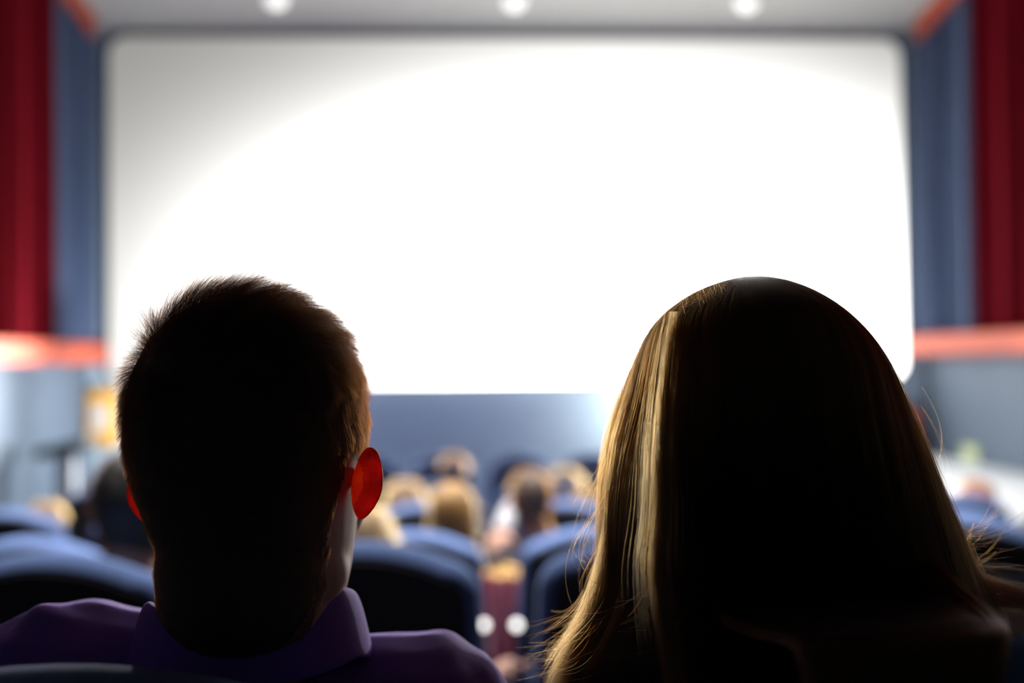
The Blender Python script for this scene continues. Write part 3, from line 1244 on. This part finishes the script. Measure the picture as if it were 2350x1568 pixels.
short_hair(man, 'neck_hair', M['man_hair'], neck_region, 14000, lambda p: 0.0034 + 0 * p[:, 0],
           lambda p, n: np.stack([-0.5 * np.sign(p[:, 0]), 0 * p[:, 0], -1 + 0 * p[:, 0]], 1), 4, 0.00004, 0.45, None, 0.25)

# collar: a stand that folds over
mb = MB()
cprof = [(-0.001, -0.035), (-0.001, 0.010), (0.001, 0.016), (0.006, 0.018), (0.011, 0.014), (0.019, -0.020), (0.021, -0.030), (0.018, -0.032), (0.0145, -0.022), (0.008, 0.008), (0.004, 0.010), (0.003, -0.035)]
cc = at(578, 1400, 0.722)
rings = []
nseg = 64
for i in range(nseg + 1):
    th = R(-152) + R(304) * i / nseg
    fr = max(0, (abs(th) - R(70)) / R(82))
    rings.append([])
    for r, z in cprof:
        rr = 0.0635 + r + (0.006 * fr if r > 0.008 else 0)
        zz = z * (1.0 + (0.35 * fr if r > 0.008 and z < 0 else 0)) - 0.030 * fr
        zz += 0.004 * math.sin(th)
        p = cc + Vector((rr * math.sin(th), -rr * 1.02 * math.cos(th), zz))
        rings[-1].append(man['inv'] @ p)
mb.loft(rings)
co = mb.build('collar', M['purple'], man['shirt'])
co.modifiers.new('round', 'SUBSURF').levels = 2
co.modifiers['round'].render_levels = 2

# ------------------------------------------------------------------ the woman with long hair
f_head = at(1748, 1075, 0.70)
wom_hip = seat_hip(0, 1, -0.02, 0.95)
wom = person('person with very long straight brown hair in a grey-brown zipped jacket, seen from behind',
             f_head, yaw=R(0), tilt=R(-6), pitch=R(-2), hip=wom_hip, floor=ROW_Z[0] + 0.012, s=0.93, head_s=0.98, voxel=0.0045,
             sh_l=(at(1500, 1765, 0.76)), sh_r=(at(2340, 1548, 0.76)), top=('jacket', M['jacket']), detail=True,
             neck=at(1835, 1430, 0.735), neck_r=0.048, fold=0.0015)
outline = [(638, 1690, 1716), (645, 1655, 1765), (655, 1622, 1795), (690, 1560, 1865), (730, 1517, 1910), (770, 1490, 1947), (830, 1466, 1987), (900, 1437, 2026),
           (960, 1413, 2056), (1020, 1399, 2088), (1100, 1388, 2124), (1200, 1384, 2172), (1300, 1386, 2212), (1400, 1352, 2264),
           (1480, 1305, 2300), (1560, 1270, 2320), (1680, 1262, 2320), (1800, 1290, 2300)]
depth = [(.690, .015), (.690, .045), (.690, .060), (.690, .085), (.690, .1), (.694, .106), (.694, .110), (.694, .110),
         (.692, .107), (.690, .102), (.688, .094), (.690, .082), (.695, .078), (.700, .076),
         (.708, .076), (.714, .078), (.724, .082), (.735, .08)]
S = []
for (y, xl, xr), (cy, b) in zip(outline, depth):
    A_, B_ = at(xl, y, cy), at(xr, y, cy)
    S.append(((A_.z + B_.z) / 2, (A_.x + B_.x) / 2, (B_.x - A_.x) / 2, cy, b))
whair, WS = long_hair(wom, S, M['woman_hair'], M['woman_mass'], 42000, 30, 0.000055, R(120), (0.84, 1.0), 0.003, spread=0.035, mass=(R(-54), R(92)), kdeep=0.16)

# the part of her hair that falls over the back of the chair
rows = [(1200, 1640, 2060, .640, .03), (1280, 1640, 2130, .632, .025), (1350, 1645, 2200, .610, .02), (1395, 1660, 2255, .578, .014), (1424, 1740, 2285, .545, .012), (1432, 1795, 2296, .515, .011),
        (1446, 1830, 2300, .490, .011), (1490, 1850, 2298, .479, .011), (1570, 1860, 2285, .476, .011), (1680, 1815, 2250, .477, .009), (1800, 1850, 2220, .480, .006)]
grid = []
for (y, xl, xr, Y, th) in rows:
    dy = lambda t: 34 * (1 - t) if y > 1390 else 34 * (1 - t) * max(0, (y - 1150) / 240)
    grid.append([np.array(at(xl + (xr - xl) * t, y + dy(t), Y)) - np.array(wom['root'].location) for t in np.linspace(0, 1, 41)])
grid = np.array(grid)
fine = []
for k in range(len(grid) - 1):
    for q in range(4):
        fine.append(grid[k] * (1 - q / 4) + grid[k + 1] * q / 4)
fine.append(grid[-1])
fine = np.array(fine)
for _ in range(3):
    fine[1:-1] = (fine[:-2] + 2 * fine[1:-1] + fine[2:]) / 4
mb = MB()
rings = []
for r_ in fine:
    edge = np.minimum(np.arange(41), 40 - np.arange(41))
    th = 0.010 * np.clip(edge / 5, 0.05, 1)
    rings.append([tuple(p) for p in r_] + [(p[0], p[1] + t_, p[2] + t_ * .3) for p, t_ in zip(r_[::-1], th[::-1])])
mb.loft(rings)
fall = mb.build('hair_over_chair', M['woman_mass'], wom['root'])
nS = 9000
tt = np.clip(RNG.uniform(-0.01, 1.01, 400)[RNG.integers(0, 400, nS)] + RNG.normal(0, .012, nS), 0, 1) * 40
i0 = np.minimum(tt.astype(int), 39)
fr = (tt - i0)[:, None, None]
col = fine.transpose(1, 0, 2)
P_ = col[i0] * (1 - fr) + col[i0 + 1] * fr
P_ = P_ + RNG.normal(0, .0012, (nS, 1, 3)) + RNG.normal(0, .002, (nS, 1, 1)) * np.linspace(0, 1, fine.shape[0])[None, :, None] * np.array([1, 0, 0])
P_[:, :, 1] -= np.abs(RNG.normal(0.001, .0015, (nS, 1)))
curves_obj('hair_strands', list(P_), [0.00005 * np.interp(np.linspace(0, 1, fine.shape[0]), [0, .8, 1], [1, 1, .4])] * nS, M['woman_hair'], fall)

# loose hairs that leave the outline
pts, rads = [], []
off = np.array(wom['root'].location)


def loose(p0, p1, p2, p3, n=22, r=0.00006):
    t = np.linspace(0, 1, n)[:, None]
    p0, p1, p2, p3 = [np.array(p) for p in (p0, p1, p2, p3)]
    q = (1 - t) ** 3 * p0 + 3 * (1 - t) ** 2 * t * p1 + 3 * (1 - t) * t * t * p2 + t ** 3 * p3
    pts.append(q - off)
    rads.append(r * np.interp(t[:, 0], [0, .8, 1], [1, 1, .4]))


for _ in range(60):      # left side, curling outwards
    y0 = RNG.uniform(1120, 1420)
    Y = RNG.uniform(.66, .74)
    x0 = 1392 + RNG.uniform(-4, 25)
    ln = RNG.uniform(20, 90)
    dy = RNG.uniform(30, 170)
    p0 = at(x0, y0 - 80, Y)
    p1 = at(x0 - ln * .6, y0, Y)
    p2 = at(x0 - ln * 1.2, y0 + dy * .5, Y + .01)
    p3 = at(x0 - ln * RNG.uniform(0.1, 1.2), y0 + dy, Y + .012)
    loose(p0, p1, p2, p3)
loose(at(1392, 1160, .69), at(1290, 1230, .70), at(1270, 1330, .70), at(1335, 1432, .70))
loose(at(1388, 1165, .69), at(1320, 1180, .70), at(1300, 1290, .70), at(1385, 1330, .70))
for _ in range(110):     # ragged ends bottom left
    x0, y0 = RNG.uniform(1290, 1420), RNG.uniform(1400, 1560)
    Y = RNG.uniform(.66, .76)
    a = RNG.uniform(2.2, 3.6)
    ln = RNG.uniform(30, 110)
    p3 = at(x0 + ln * math.cos(a), y0 + ln * abs(math.sin(a)) * .6 + RNG.uniform(-20, 20), Y)
    loose(at(x0 + 40, y0 - 60, Y), at(x0 + 20, y0 - 20, Y), at(x0, y0, Y), p3)
for _ in range(26):      # wisps across the dark middle bottom
    x0, y0 = RNG.uniform(1380, 1560), RNG.uniform(1380, 1540)
    p0 = at(x0, y0, .615)
    dx, dy = RNG.uniform(40, 170), RNG.uniform(-120, 60)
    loose(p0, at(x0 + dx * .3, y0 + dy * .1, .612), at(x0 + dx * .7, y0 + dy * .6, .612), at(x0 + dx, y0 + dy, .612))
for _ in range(55):      # right side flyaways above the shoulder
    x0, y0 = RNG.uniform(2195, 2225), RNG.uniform(1230, 1320)
    Y = RNG.uniform(.67, .74)
    ln = RNG.uniform(20, 150)
    up = RNG.uniform(-90, 45)
    loose(at(x0 - 25, y0 - 40, Y), at(x0, y0, Y), at(x0 + ln * .5, y0 + up * .2, Y), at(x0 + ln, y0 + up, Y + .01))
for _ in range(14):
    x0, y0 = RNG.uniform(2040, 2140), RNG.uniform(930, 1150)
    loose(at(x0 - 20, y0 - 60, .69), at(x0 + 15, y0 - 10, .69), at(x0 + 40, y0 + 50, .69), at(x0 + RNG.uniform(10, 60), y0 + 110, .70))
for _ in range(900):     # the lock that lies over her right shoulder
    y0 = RNG.uniform(1305, 1400)
    Y = .705 + RNG.uniform(-.01, .02)
    e = (y0 - 1305) / 95
    loose(at(2170 + 40 * e, y0 - 30, Y), at(2240, 1325 + 70 * e + RNG.normal(0, 6), Y - .02), at(2310, 1335 + 55 * e + RNG.normal(0, 8), Y - .02), at(2420, 1375 + 40 * e + RNG.normal(0, 12), Y - .005), r=.00005)
for _ in range(240):     # crown: short hairs around the parting
    x0 = RNG.normal(1660, 40)
    y0 = 645 + 0.0016 * (x0 - 1700) ** 2 + RNG.uniform(0, 30)
    Y = .64 + RNG.uniform(-.01, .03)
    loose(at(x0, y0, Y), at(x0 + RNG.uniform(-20, 10), y0 - 6, Y), at(x0 + RNG.uniform(-30, 20), y0 + 18, Y - .004), at(x0 + RNG.uniform(-40, 25), y0 + RNG.uniform(15, 55), Y - .01), 12, .00004)
curves_obj('loose_strands', pts, rads, M['woman_hair'], whair)

# backlit lock down her back and left shoulder bundle, light put into their colour
pts, rads = [], []
path = np.array([(1545, 715, .652), (1536, 780, .634), (1522, 900, .611), (1512, 1050, .605), (1515, 1180, .602), (1503, 1300, .599), (1520, 1420, .597), (1546, 1568, .595), (1575, 1720, .596)], float)
tq = np.linspace(0, 8, 34)
PX, PY, PD = [np.interp(tq, np.arange(9), path[:, k]) for k in range(3)]
for _ in range(3):
    for q in (PX, PY, PD):
        q[1:-1] = (q[:-2] + 2 * q[1:-1] + q[2:]) / 4
for _ in range(1300):
    grp = RNG.random()
    a0 = (RNG.normal(10, 3.5) if grp < .55 else RNG.normal(-6, 2.5)) if grp < .82 else RNG.normal(-2, 22)
    a1 = a0 * RNG.uniform(.6, 1.6) + RNG.normal(0, 5)
    st, en = RNG.integers(0, 16), 34 - RNG.integers(0, 9 if grp < .82 else 20)
    ph_ = RNG.uniform(0, 6.28)
    dd = RNG.normal(0, .003)
    line = []
    for i in range(st, en):
        t = i / 33
        sp = (.5 + t) * (a0 * (1 - t) + a1 * t) + 3 * math.sin(5 * t + ph_)
        line.append(np.array(at(PX[i] + sp, PY[i], PD[i] + dd + abs(sp) * .00012)) - off)
    pts.append(np.array(line))
    rads.append(.00005 * np.interp(np.linspace(0, 1, len(line)), [0, .8, 1], [1, 1, .4]))
for _ in range(3200):
    a0 = RNG.uniform(0, 1)
    x0, y0 = 1388 + 45 * a0, RNG.uniform(1080, 1290)
    ex, ey = 1262 + 150 * a0 + RNG.normal(0, 16), RNG.uniform(1500, 1640)
    Y = .672 + .03 * RNG.random()
    loose(at(x0, y0, Y), at(x0 + 6, y0 + 150, Y), at(1345 + 70 * a0 + RNG.normal(0, 8), 1400 + RNG.normal(0, 14), Y + .008), at(ex, ey, Y + .03), 18, .00005)
curves_obj('shoulder_lock', pts, rads, M['woman_lit_lock'], whair)

# jacket collar seam with its zip over the right shoulder
mb = MB()
ring_pts = []
for i in range(17):
    t = i / 16
    p = at(2235 + 190 * t, 1322 + 0 * t + 34 * t * t, .752)
    ring_pts.append(wom['inv'] @ p)
for i in range(16):
    mb.cone(ring_pts[i], .0085, ring_pts[i + 1], .0085, 10)
mb.build('collar_seam', M['jacket'], wom['shirt'])
mb = MB()
for i in range(16):
    for q in range(2):
        c = ring_pts[i].lerp(ring_pts[i + 1], q / 2) + Vector((0, -.0085, .001))
        mb.box(c - Vector((.0013, .001, .002)), c + Vector((.0013, .001, .002)))
mb.build('zip', M['zip'], wom['shirt'])

# ------------------------------------------------------------------ the audience further down
GR = 'audience seated in the rows ahead'
HM = {
    'black': hair_mat('hair_black', 0.93, 0.4, 0.35, 0.1),
    'brown': hair_mat('hair_brown', 0.62, 0.6, 0.35, 0.2),
    'blond': hair_mat('hair_blond', 0.30, 0.5, 0.4, 0.2),
    'sandy': hair_mat('hair_sandy', 0.36, 0.5, 0.4, 0.2),
    'ginger': hair_mat('hair_ginger', 0.45, 1.0, 0.4, 0.2)}
CM = {
    'black': mat('hair_black_mass', (0.012, 0.010, 0.009), 0.6),
    'brown': mat('hair_brown_mass', (0.05, 0.028, 0.018), 0.6),
    'blond': mat('hair_blond_mass', (0.30, 0.19, 0.09), 0.6),
    'sandy': mat('hair_sandy_mass', (0.17, 0.10, 0.055), 0.6),
    'ginger': mat('hair_ginger_mass', (0.22, 0.07, 0.025), 0.6)}
TM = {
    'white': mat('cloth_white', (0.30, 0.29, 0.31), 0.8),
    'cream': mat('cloth_cream', (0.58, 0.46, 0.34), 0.8),
    'dark': mat('cloth_dark', (0.03, 0.03, 0.035), 0.8),
    'navy': mat('cloth_navy', (0.03, 0.04, 0.09), 0.8),
    'violet': mat('cloth_violet', (0.25, 0.12, 0.27), 0.8),
    'red': mat('cloth_red', (0.55, 0.08, 0.07), 0.8),
    'rust': mat('cloth_rust', (0.28, 0.16, 0.14), 0.8),
    'teal': mat('cloth_teal', (0.06, 0.13, 0.16), 0.8)}


def guest(label, px, top_px, Y, r, k, hair, cloth, garment='shirt', hs=0.92, s=0.85, yaw=0, tilt=0, long=False, arm_l=None, arm_r=None, voxel=0.010, lean=0.0, dens=1.0, lean_max=0.04):
    topp = at(px, top_px, Y)
    hp = topp - Vector((0, 0, 0.137 * hs))
    hip = seat_hip(r, k, lean, s)
    hip.y = max(hip.y, Y + 0.03)
    P = person(label, hp, yaw=yaw, tilt=tilt, hip=hip, floor=ROW_Z[r], s=s, head_s=hs, voxel=voxel, top=(garment, TM[cloth]), arm_l=arm_l, arm_r=arm_r,
               group=GR, neck_r=0.05, lean_max=lean_max)
    if not long:
        c = scalp_cap(P, 'hair', CM[hair], lambda z: R(85) if z < 0.02 else (R(105) if z < 0.075 else (R(105) + (z - .075) / .018 * R(74) if z < 0.093 else R(179))), 0.006)
        short_hair(P, 'hair_strands', HM[hair], lambda p: ((p[:, 2] > 0.04 + .4 * np.maximum(0, p[:, 1])) | ((p[:, 1] < -.01) & (p[:, 2] > -.09))) & ~((p[:, 1] > .055) & (p[:, 2] < .085)),
                   int(5000 * dens), lambda p: 0.020 + 0.012 * (p[:, 2] > .06), lambda p, n: np.stack([0.2 * np.sign(p[:, 0]), 0.1 + 0 * p[:, 0], -0.9 + 0 * p[:, 0]], 1),
                   4, 0.00016, 0.5, c, 0.35)
    else:
        Tm = P['T']
        sc = hs
        S = []
        for z, a, cy, b in ((.137, .012, -.01, .012), (.133, .035, -.01, .035), (.12, .056, -.008, .066), (.095, .074, -.006, .09), (.06, .087, -.004, .105),
                            (.02, .091, -.004, .108), (-.03, .093, -.004, .106), (-.08, .098, -.006, .095), (-.13, .105, -.01, .085), (-.19, .11, -.012, .08), (-.26, .105, -.012, .075)):
            c_ = hp + Vector((0, cy * sc, z * sc))
            S.append((c_.z, c_.x, a * sc, c_.y, b * sc))
        long_hair(P, S, HM[hair], CM[hair], int(5000 * dens), 12, 0.00018, R(118), (0.8, 1.0), 0.004, spread=0.09)
    return P


guest('person with dark hair, half hidden behind the left ear of the cropped-haired man', 318, 1034, 2.18, 1, 0, 'black', 'dark', 'shirt', 1.0, 1.0, yaw=R(20), voxel=0.008)
guest('child with blond hair just behind the right jaw of the man in purple', 822, 1160, 2.16, 1, 1, 'blond', 'dark', 'shirt', 0.98, 0.8, yaw=R(8))
J = guest('person in navy hidden behind the long-haired woman, one bare hand raised between chairs', 1520, 1120, 2.16, 1, 2, 'brown', 'navy', 'shirt', 0.98, 0.95,
          arm_l=(at(1300, 1640, 2.36), at(1186, 1560, 2.16)), voxel=0.006)
guest('person with sandy hair in the third row ahead, left of the fair long-haired child', 930, 1103, 4.46, 3, 3, 'sandy', 'navy', 'shirt', 1.12, 1.0, dens=1.4)
guest('child with fair long hair and a cream sleeve hanging beside the popcorn carton', 1036, 1106, 3.44, 2, 2, 'blond', 'cream', 'sweater', 0.90, 0.82, yaw=R(8), long=True, dens=1.4,
      arm_r=(at(1066, 1222, 3.46), at(1064, 1300, 3.34)), lean_max=.06)
guest('child with brown hair in a white top reaching down into the popcorn carton', 1216, 1078, 3.44, 2, 3, 'brown', 'white', 'sweater', 0.84, 0.82, yaw=R(-14),
      arm_l=(at(1180, 1172, 3.48), at(1152, 1216, 3.34)), lean_max=.08)
guest('person with light sandy hair in violet, behind the dark-haired child beside the woman', 1297, 1074, 5.58, 4, 4, 'sandy', 'violet', 'shirt', 1.25, 1.0)
guest('child with dark hair whose head shows just left of the long-haired woman', 1345, 1128, 4.46, 3, 4, 'brown', 'navy', 'shirt', 1.1, 0.9, yaw=R(-10))
guest('person with reddish brown hair and rust top far ahead in the fifth row', 1042, 1042, 6.68, 5, 3, 'ginger', 'rust', 'shirt', 1.15, 1.0)
guest('person with ginger hair low in a chair by the right aisle', 2238, 1102, 4.46, 3, 7, 'ginger', 'navy', 'shirt', 0.95, 0.85)
guest('person in a bright red top seated by the left aisle', 108, 1150, 4.46, 3, 0, 'sandy', 'red', 'shirt', 0.9, 0.85)
guest('person with fair hair low in a chair left of the dark-haired person', 196, 1146, 5.58, 4, 0, 'blond', 'rust', 'shirt', 0.95, 0.85)

# ------------------------------------------------------------------ popcorn carton
pc = at(1158, 1452, 3.24)
zb = ROW_Z[2] + 0.648
carton = empty('popcorn_carton', (pc.x, pc.y, zb))
tag(carton, 'red and white striped popcorn carton between two rows of chairs', 'popcorn carton')
hgt = at(1163, 1306, 3.30).z - zb
mb = MB()
n = 48
def sq(r, z, c=0.35):
    out = []
    for j in range(n):
        a = 2 * math.pi * j / n
        ca, sa = math.cos(a), math.sin(a)
        k = r / (abs(ca) ** 4 + abs(sa) ** 4) ** 0.25
        out.append((ca * k, sa * k, z))
    return out
rin = [sq(.050, 0), sq(.073, hgt), sq(.070, hgt), sq(.048, .006)]
mb.loft(rin)
for q in range(len(mb.m)):
    j = q % n
    mb.m[q] = (j // 3) % 2 if q < 3 * n else 1
mb.build('carton', [M['pop_red'], M['pop_white']], carton, smooth=False)
mb = MB()
for _ in range(90):
    a, rr = random.random() * 6.283, 0.058 * math.sqrt(random.random())
    c = Vector((rr * math.cos(a), rr * math.sin(a), hgt - .012 + .03 * (1 - (rr / .062) ** 2) * random.random() + .004))
    for _q in range(3):
        mb.ball(c + Vector((random.uniform(-.006, .006), random.uniform(-.006, .006), random.uniform(-.005, .005))), random.uniform(.006, .009), nu=8, nv=6)
o = mb.build('popcorn', M['popcorn'], carton)
o['kind'] = 'stuff'

# two made-up glowing discs for the white spots low beside the carton
for i, (px, lb) in enumerate(((1110, 'small round glowing white disc at the lower left of the popcorn carton'), (1186, 'small round glowing white disc at the lower right of the popcorn carton'))):
    p = at(px, 1435, 2.92)
    root = empty('glow_disc', (p.x, 2.92, p.z))
    tag(root, lb, 'light', 'little glowing discs under the carton')
    mb = MB()
    mb.ball((0, 0, 0), (.013, .006, .013))
    mb.build('lens', M['disc_glow'], root)
    mb = MB()
    mb.cone((0, .006, 0), .015, (0, .02, 0), .012, 20, balls=False)
    mb.cone((0, .013, 0), .006, (0.0, .016, ROW_Z[2] + 0.0 - p.z), .006, 12, balls=False)
    mb.build('stem', M['arm_black'], root)

# ------------------------------------------------------------------ side fittings
# low white platforms along the side walls
HP = at(2200, 1050, 9.1).z
for x0, x1, y0, y1, lab in ((2.92, X_RIGHT - .005, 5.6, 9.2, 'low white platform along the right wall'), (X_LEFT + .005, -2.86, 5.0, 6.2, 'low white platform along the left wall')):
    mb = MB()
    mb.box((x0, y0, HP - .09), (x1, y1, HP), .012)
    mb.box((x0 + .05, y0 + .05, ROW_Z[6] if y0 > 7 else ROW_Z[4] - .06), (x1 - .01, y1 - .05, HP - .08))
    o = mb.build('platform', M['white_wall'])
    tag(o, lab, 'platform')
pg0 = at(2262, 1032, 8.6)
mb = MB()
mb.box((pg0.x, 8.5, HP + .008), (X_RIGHT - 0.02, 8.75, HP + .15), .006)
o = mb.build('storage_box', M['pale_green'])
tag(o, 'pale green box lying on the low white platform at the right', 'box')

# grey post with a dark bar, left of the screen
pp = at(153, 1120, 7.9)
post = empty('lectern', (pp.x, 7.9, ROW_Z[-1]))
tag(post, 'grey post carrying a dark slanted top beside the left wall', 'lectern')
zt = at(153, 1045, 7.9).z - ROW_Z[-1]
mb = MB()
mb.box((-.07, -.05, .03), (.07, .05, zt), .015)
mb.build('column', M['post_grey'], post)
mb = MB()
mb.box((-.20, -.16, 0), (.20, .16, .03), .01)
mb.build('base', M['arm_black'], post)
mb = MB()
zt2 = at(153, 1012, 7.9).z - ROW_Z[-1]
mb.loft([[(-.19, y, zt - .02 + .02 * (y > 0)), (.19, y, zt + .03), (.19, y, zt2 + .03), (-.19, y, zt2 - .05)] for y in (-.13, .14)])
mb.build('top', M['arm_black'], post)

# yellow box with a pale label hanging on the front wall
c = at(236, 960, 9.42)
yb = empty('wall_box', (c.x, 9.495, c.z))
tag(yb, 'yellow wall box with a pale label left of the screen corner', 'box')
h2, w2 = .27, .125
mb = MB()
p2 = round_rect(-w2, w2, -h2, h2, .07)
mb.loft([[(x * .9, -.14, z * .95) for x, z in p2], [(x, -.11, z) for x, z in p2], [(x, 0, z) for x, z in p2]])
mb.build('casing', M['yellow'], yb)
mb = MB()
p2 = round_rect(-.07, .07, -.12, .14, .03)
mb.loft([[(x, -.146, z) for x, z in p2], [(x, -.138, z) for x, z in p2]])
mb.build('label_plate', M['label_white'], yb, smooth=False)

# red can on the right of the front wall
c = at(2092, 975, 9.4)
rc = empty('fire_extinguisher', (c.x, 9.40, c.z - .25))
tag(rc, 'red cylinder on the blue front wall beside the right edge of the brown hair', 'fire extinguisher')
mb = MB()
mb.lathe([(.02, 0), (.07, .005), (.078, .03), (.078, .34), (.06, .38), (.025, .40), (.022, .43)], 28)
mb.build('cylinder', M['red_can'], rc)
mb = MB()
mb.box((-.03, -.09, .43), (.03, .03, .455), .006)
mb.cone((0, 0, .42), .018, (0, 0, .44), .018)
mb.build('valve', M['arm_black'], rc)
mb = MB()
mb.box((-.06, .072, .12), (.06, .1, .26), .004)
mb.build('bracket', M['steel'], rc)


# ------------------------------------------------------------------ stage lamps on stands
def stage_lamp(label, pos, aim, watt, size, color):
    pos, aim = Vector(pos), Vector(aim)
    floor = ROW_Z[-1]
    root = empty('stage_lamp', (pos.x, pos.y, floor))
    tag(root, label, 'lamp')
    d = (aim - pos).normalized()
    rot = d.to_track_quat('Z', 'Y').to_matrix()
    q = lambda v: rot @ Vector(v) + Vector((0, 0, pos.z - floor))
    mb = MB()
    rings = []
    for r, z in ((.03, -.16), (.07, -.15), (.085, -.02), (.095, .0), (.088, .0), (.075, -.03), (.02, -.035)):
        rings.append([q((r * math.cos(2 * math.pi * i / 28), r * math.sin(2 * math.pi * i / 28), z)) for i in range(28)])
    mb.loft(rings)
    mb.build('housing', M['arm_black'], root)
    mb = MB()
    rings = []
    for r, z in ((.074, -.028), (.074, -.018), (.04, -.012), (.002, -.010)):
        rings.append([q((r * math.cos(2 * math.pi * i / 28), r * math.sin(2 * math.pi * i / 28), z)) for i in range(28)])
    mb.loft(rings)
    mb.build('lens', M['lamp_lens'], root)
    mb = MB()
    mb.cone((0, 0, .02), .012, (0, 0, pos.z - floor - .07), .012)
    for k in range(3):
        a = k * 2.094 + .4
        mb.cone((0, 0, .25), .009, (.26 * math.cos(a), .26 * math.sin(a), .012), .009)
    mb.build('stand', M['steel'], root)
    L = bpy.data.lights.new('stage_lamp_beam', 'AREA')
    L.shape = 'DISK'
    L.size = size
    L.energy = watt
    L.color = color
    lo = bpy.data.objects.new('stage_lamp_beam', L)
    COL.objects.link(lo)
    lo.parent = root
    lo.matrix_parent_inverse = Matrix.Identity(4)
    lo.location = Vector((0, 0, pos.z - floor)) + d * 0.012
    lo.rotation_euler = d.to_track_quat('-Z', 'Y').to_euler()


stage_lamp('black stage lamp on a stand behind the head of the man in purple', at(430, 880, 8.3), at(560, 1000, 1.0), KEY_L_W, .14, (1, .97, .93))
stage_lamp('black stage lamp on a stand behind the woman, facing the audience', at(1620, 850, 8.3), at(1200, 1000, 1.0), KEY_R_W, .14, (1, .96, .90))
stage_lamp('black stage lamp on a stand behind the woman, facing the front wall', at(1540, 940, 8.85), at(1420, 915, 9.5), WASH_W, .14, (1, .97, .93))
stage_lamp('added black lamp on a stand, hidden behind the cropped-haired man, facing the left wall', at(600, 960, 8.35), at(150, 960, 9.2), WASH_L_W, .14, (.95, .98, 1))
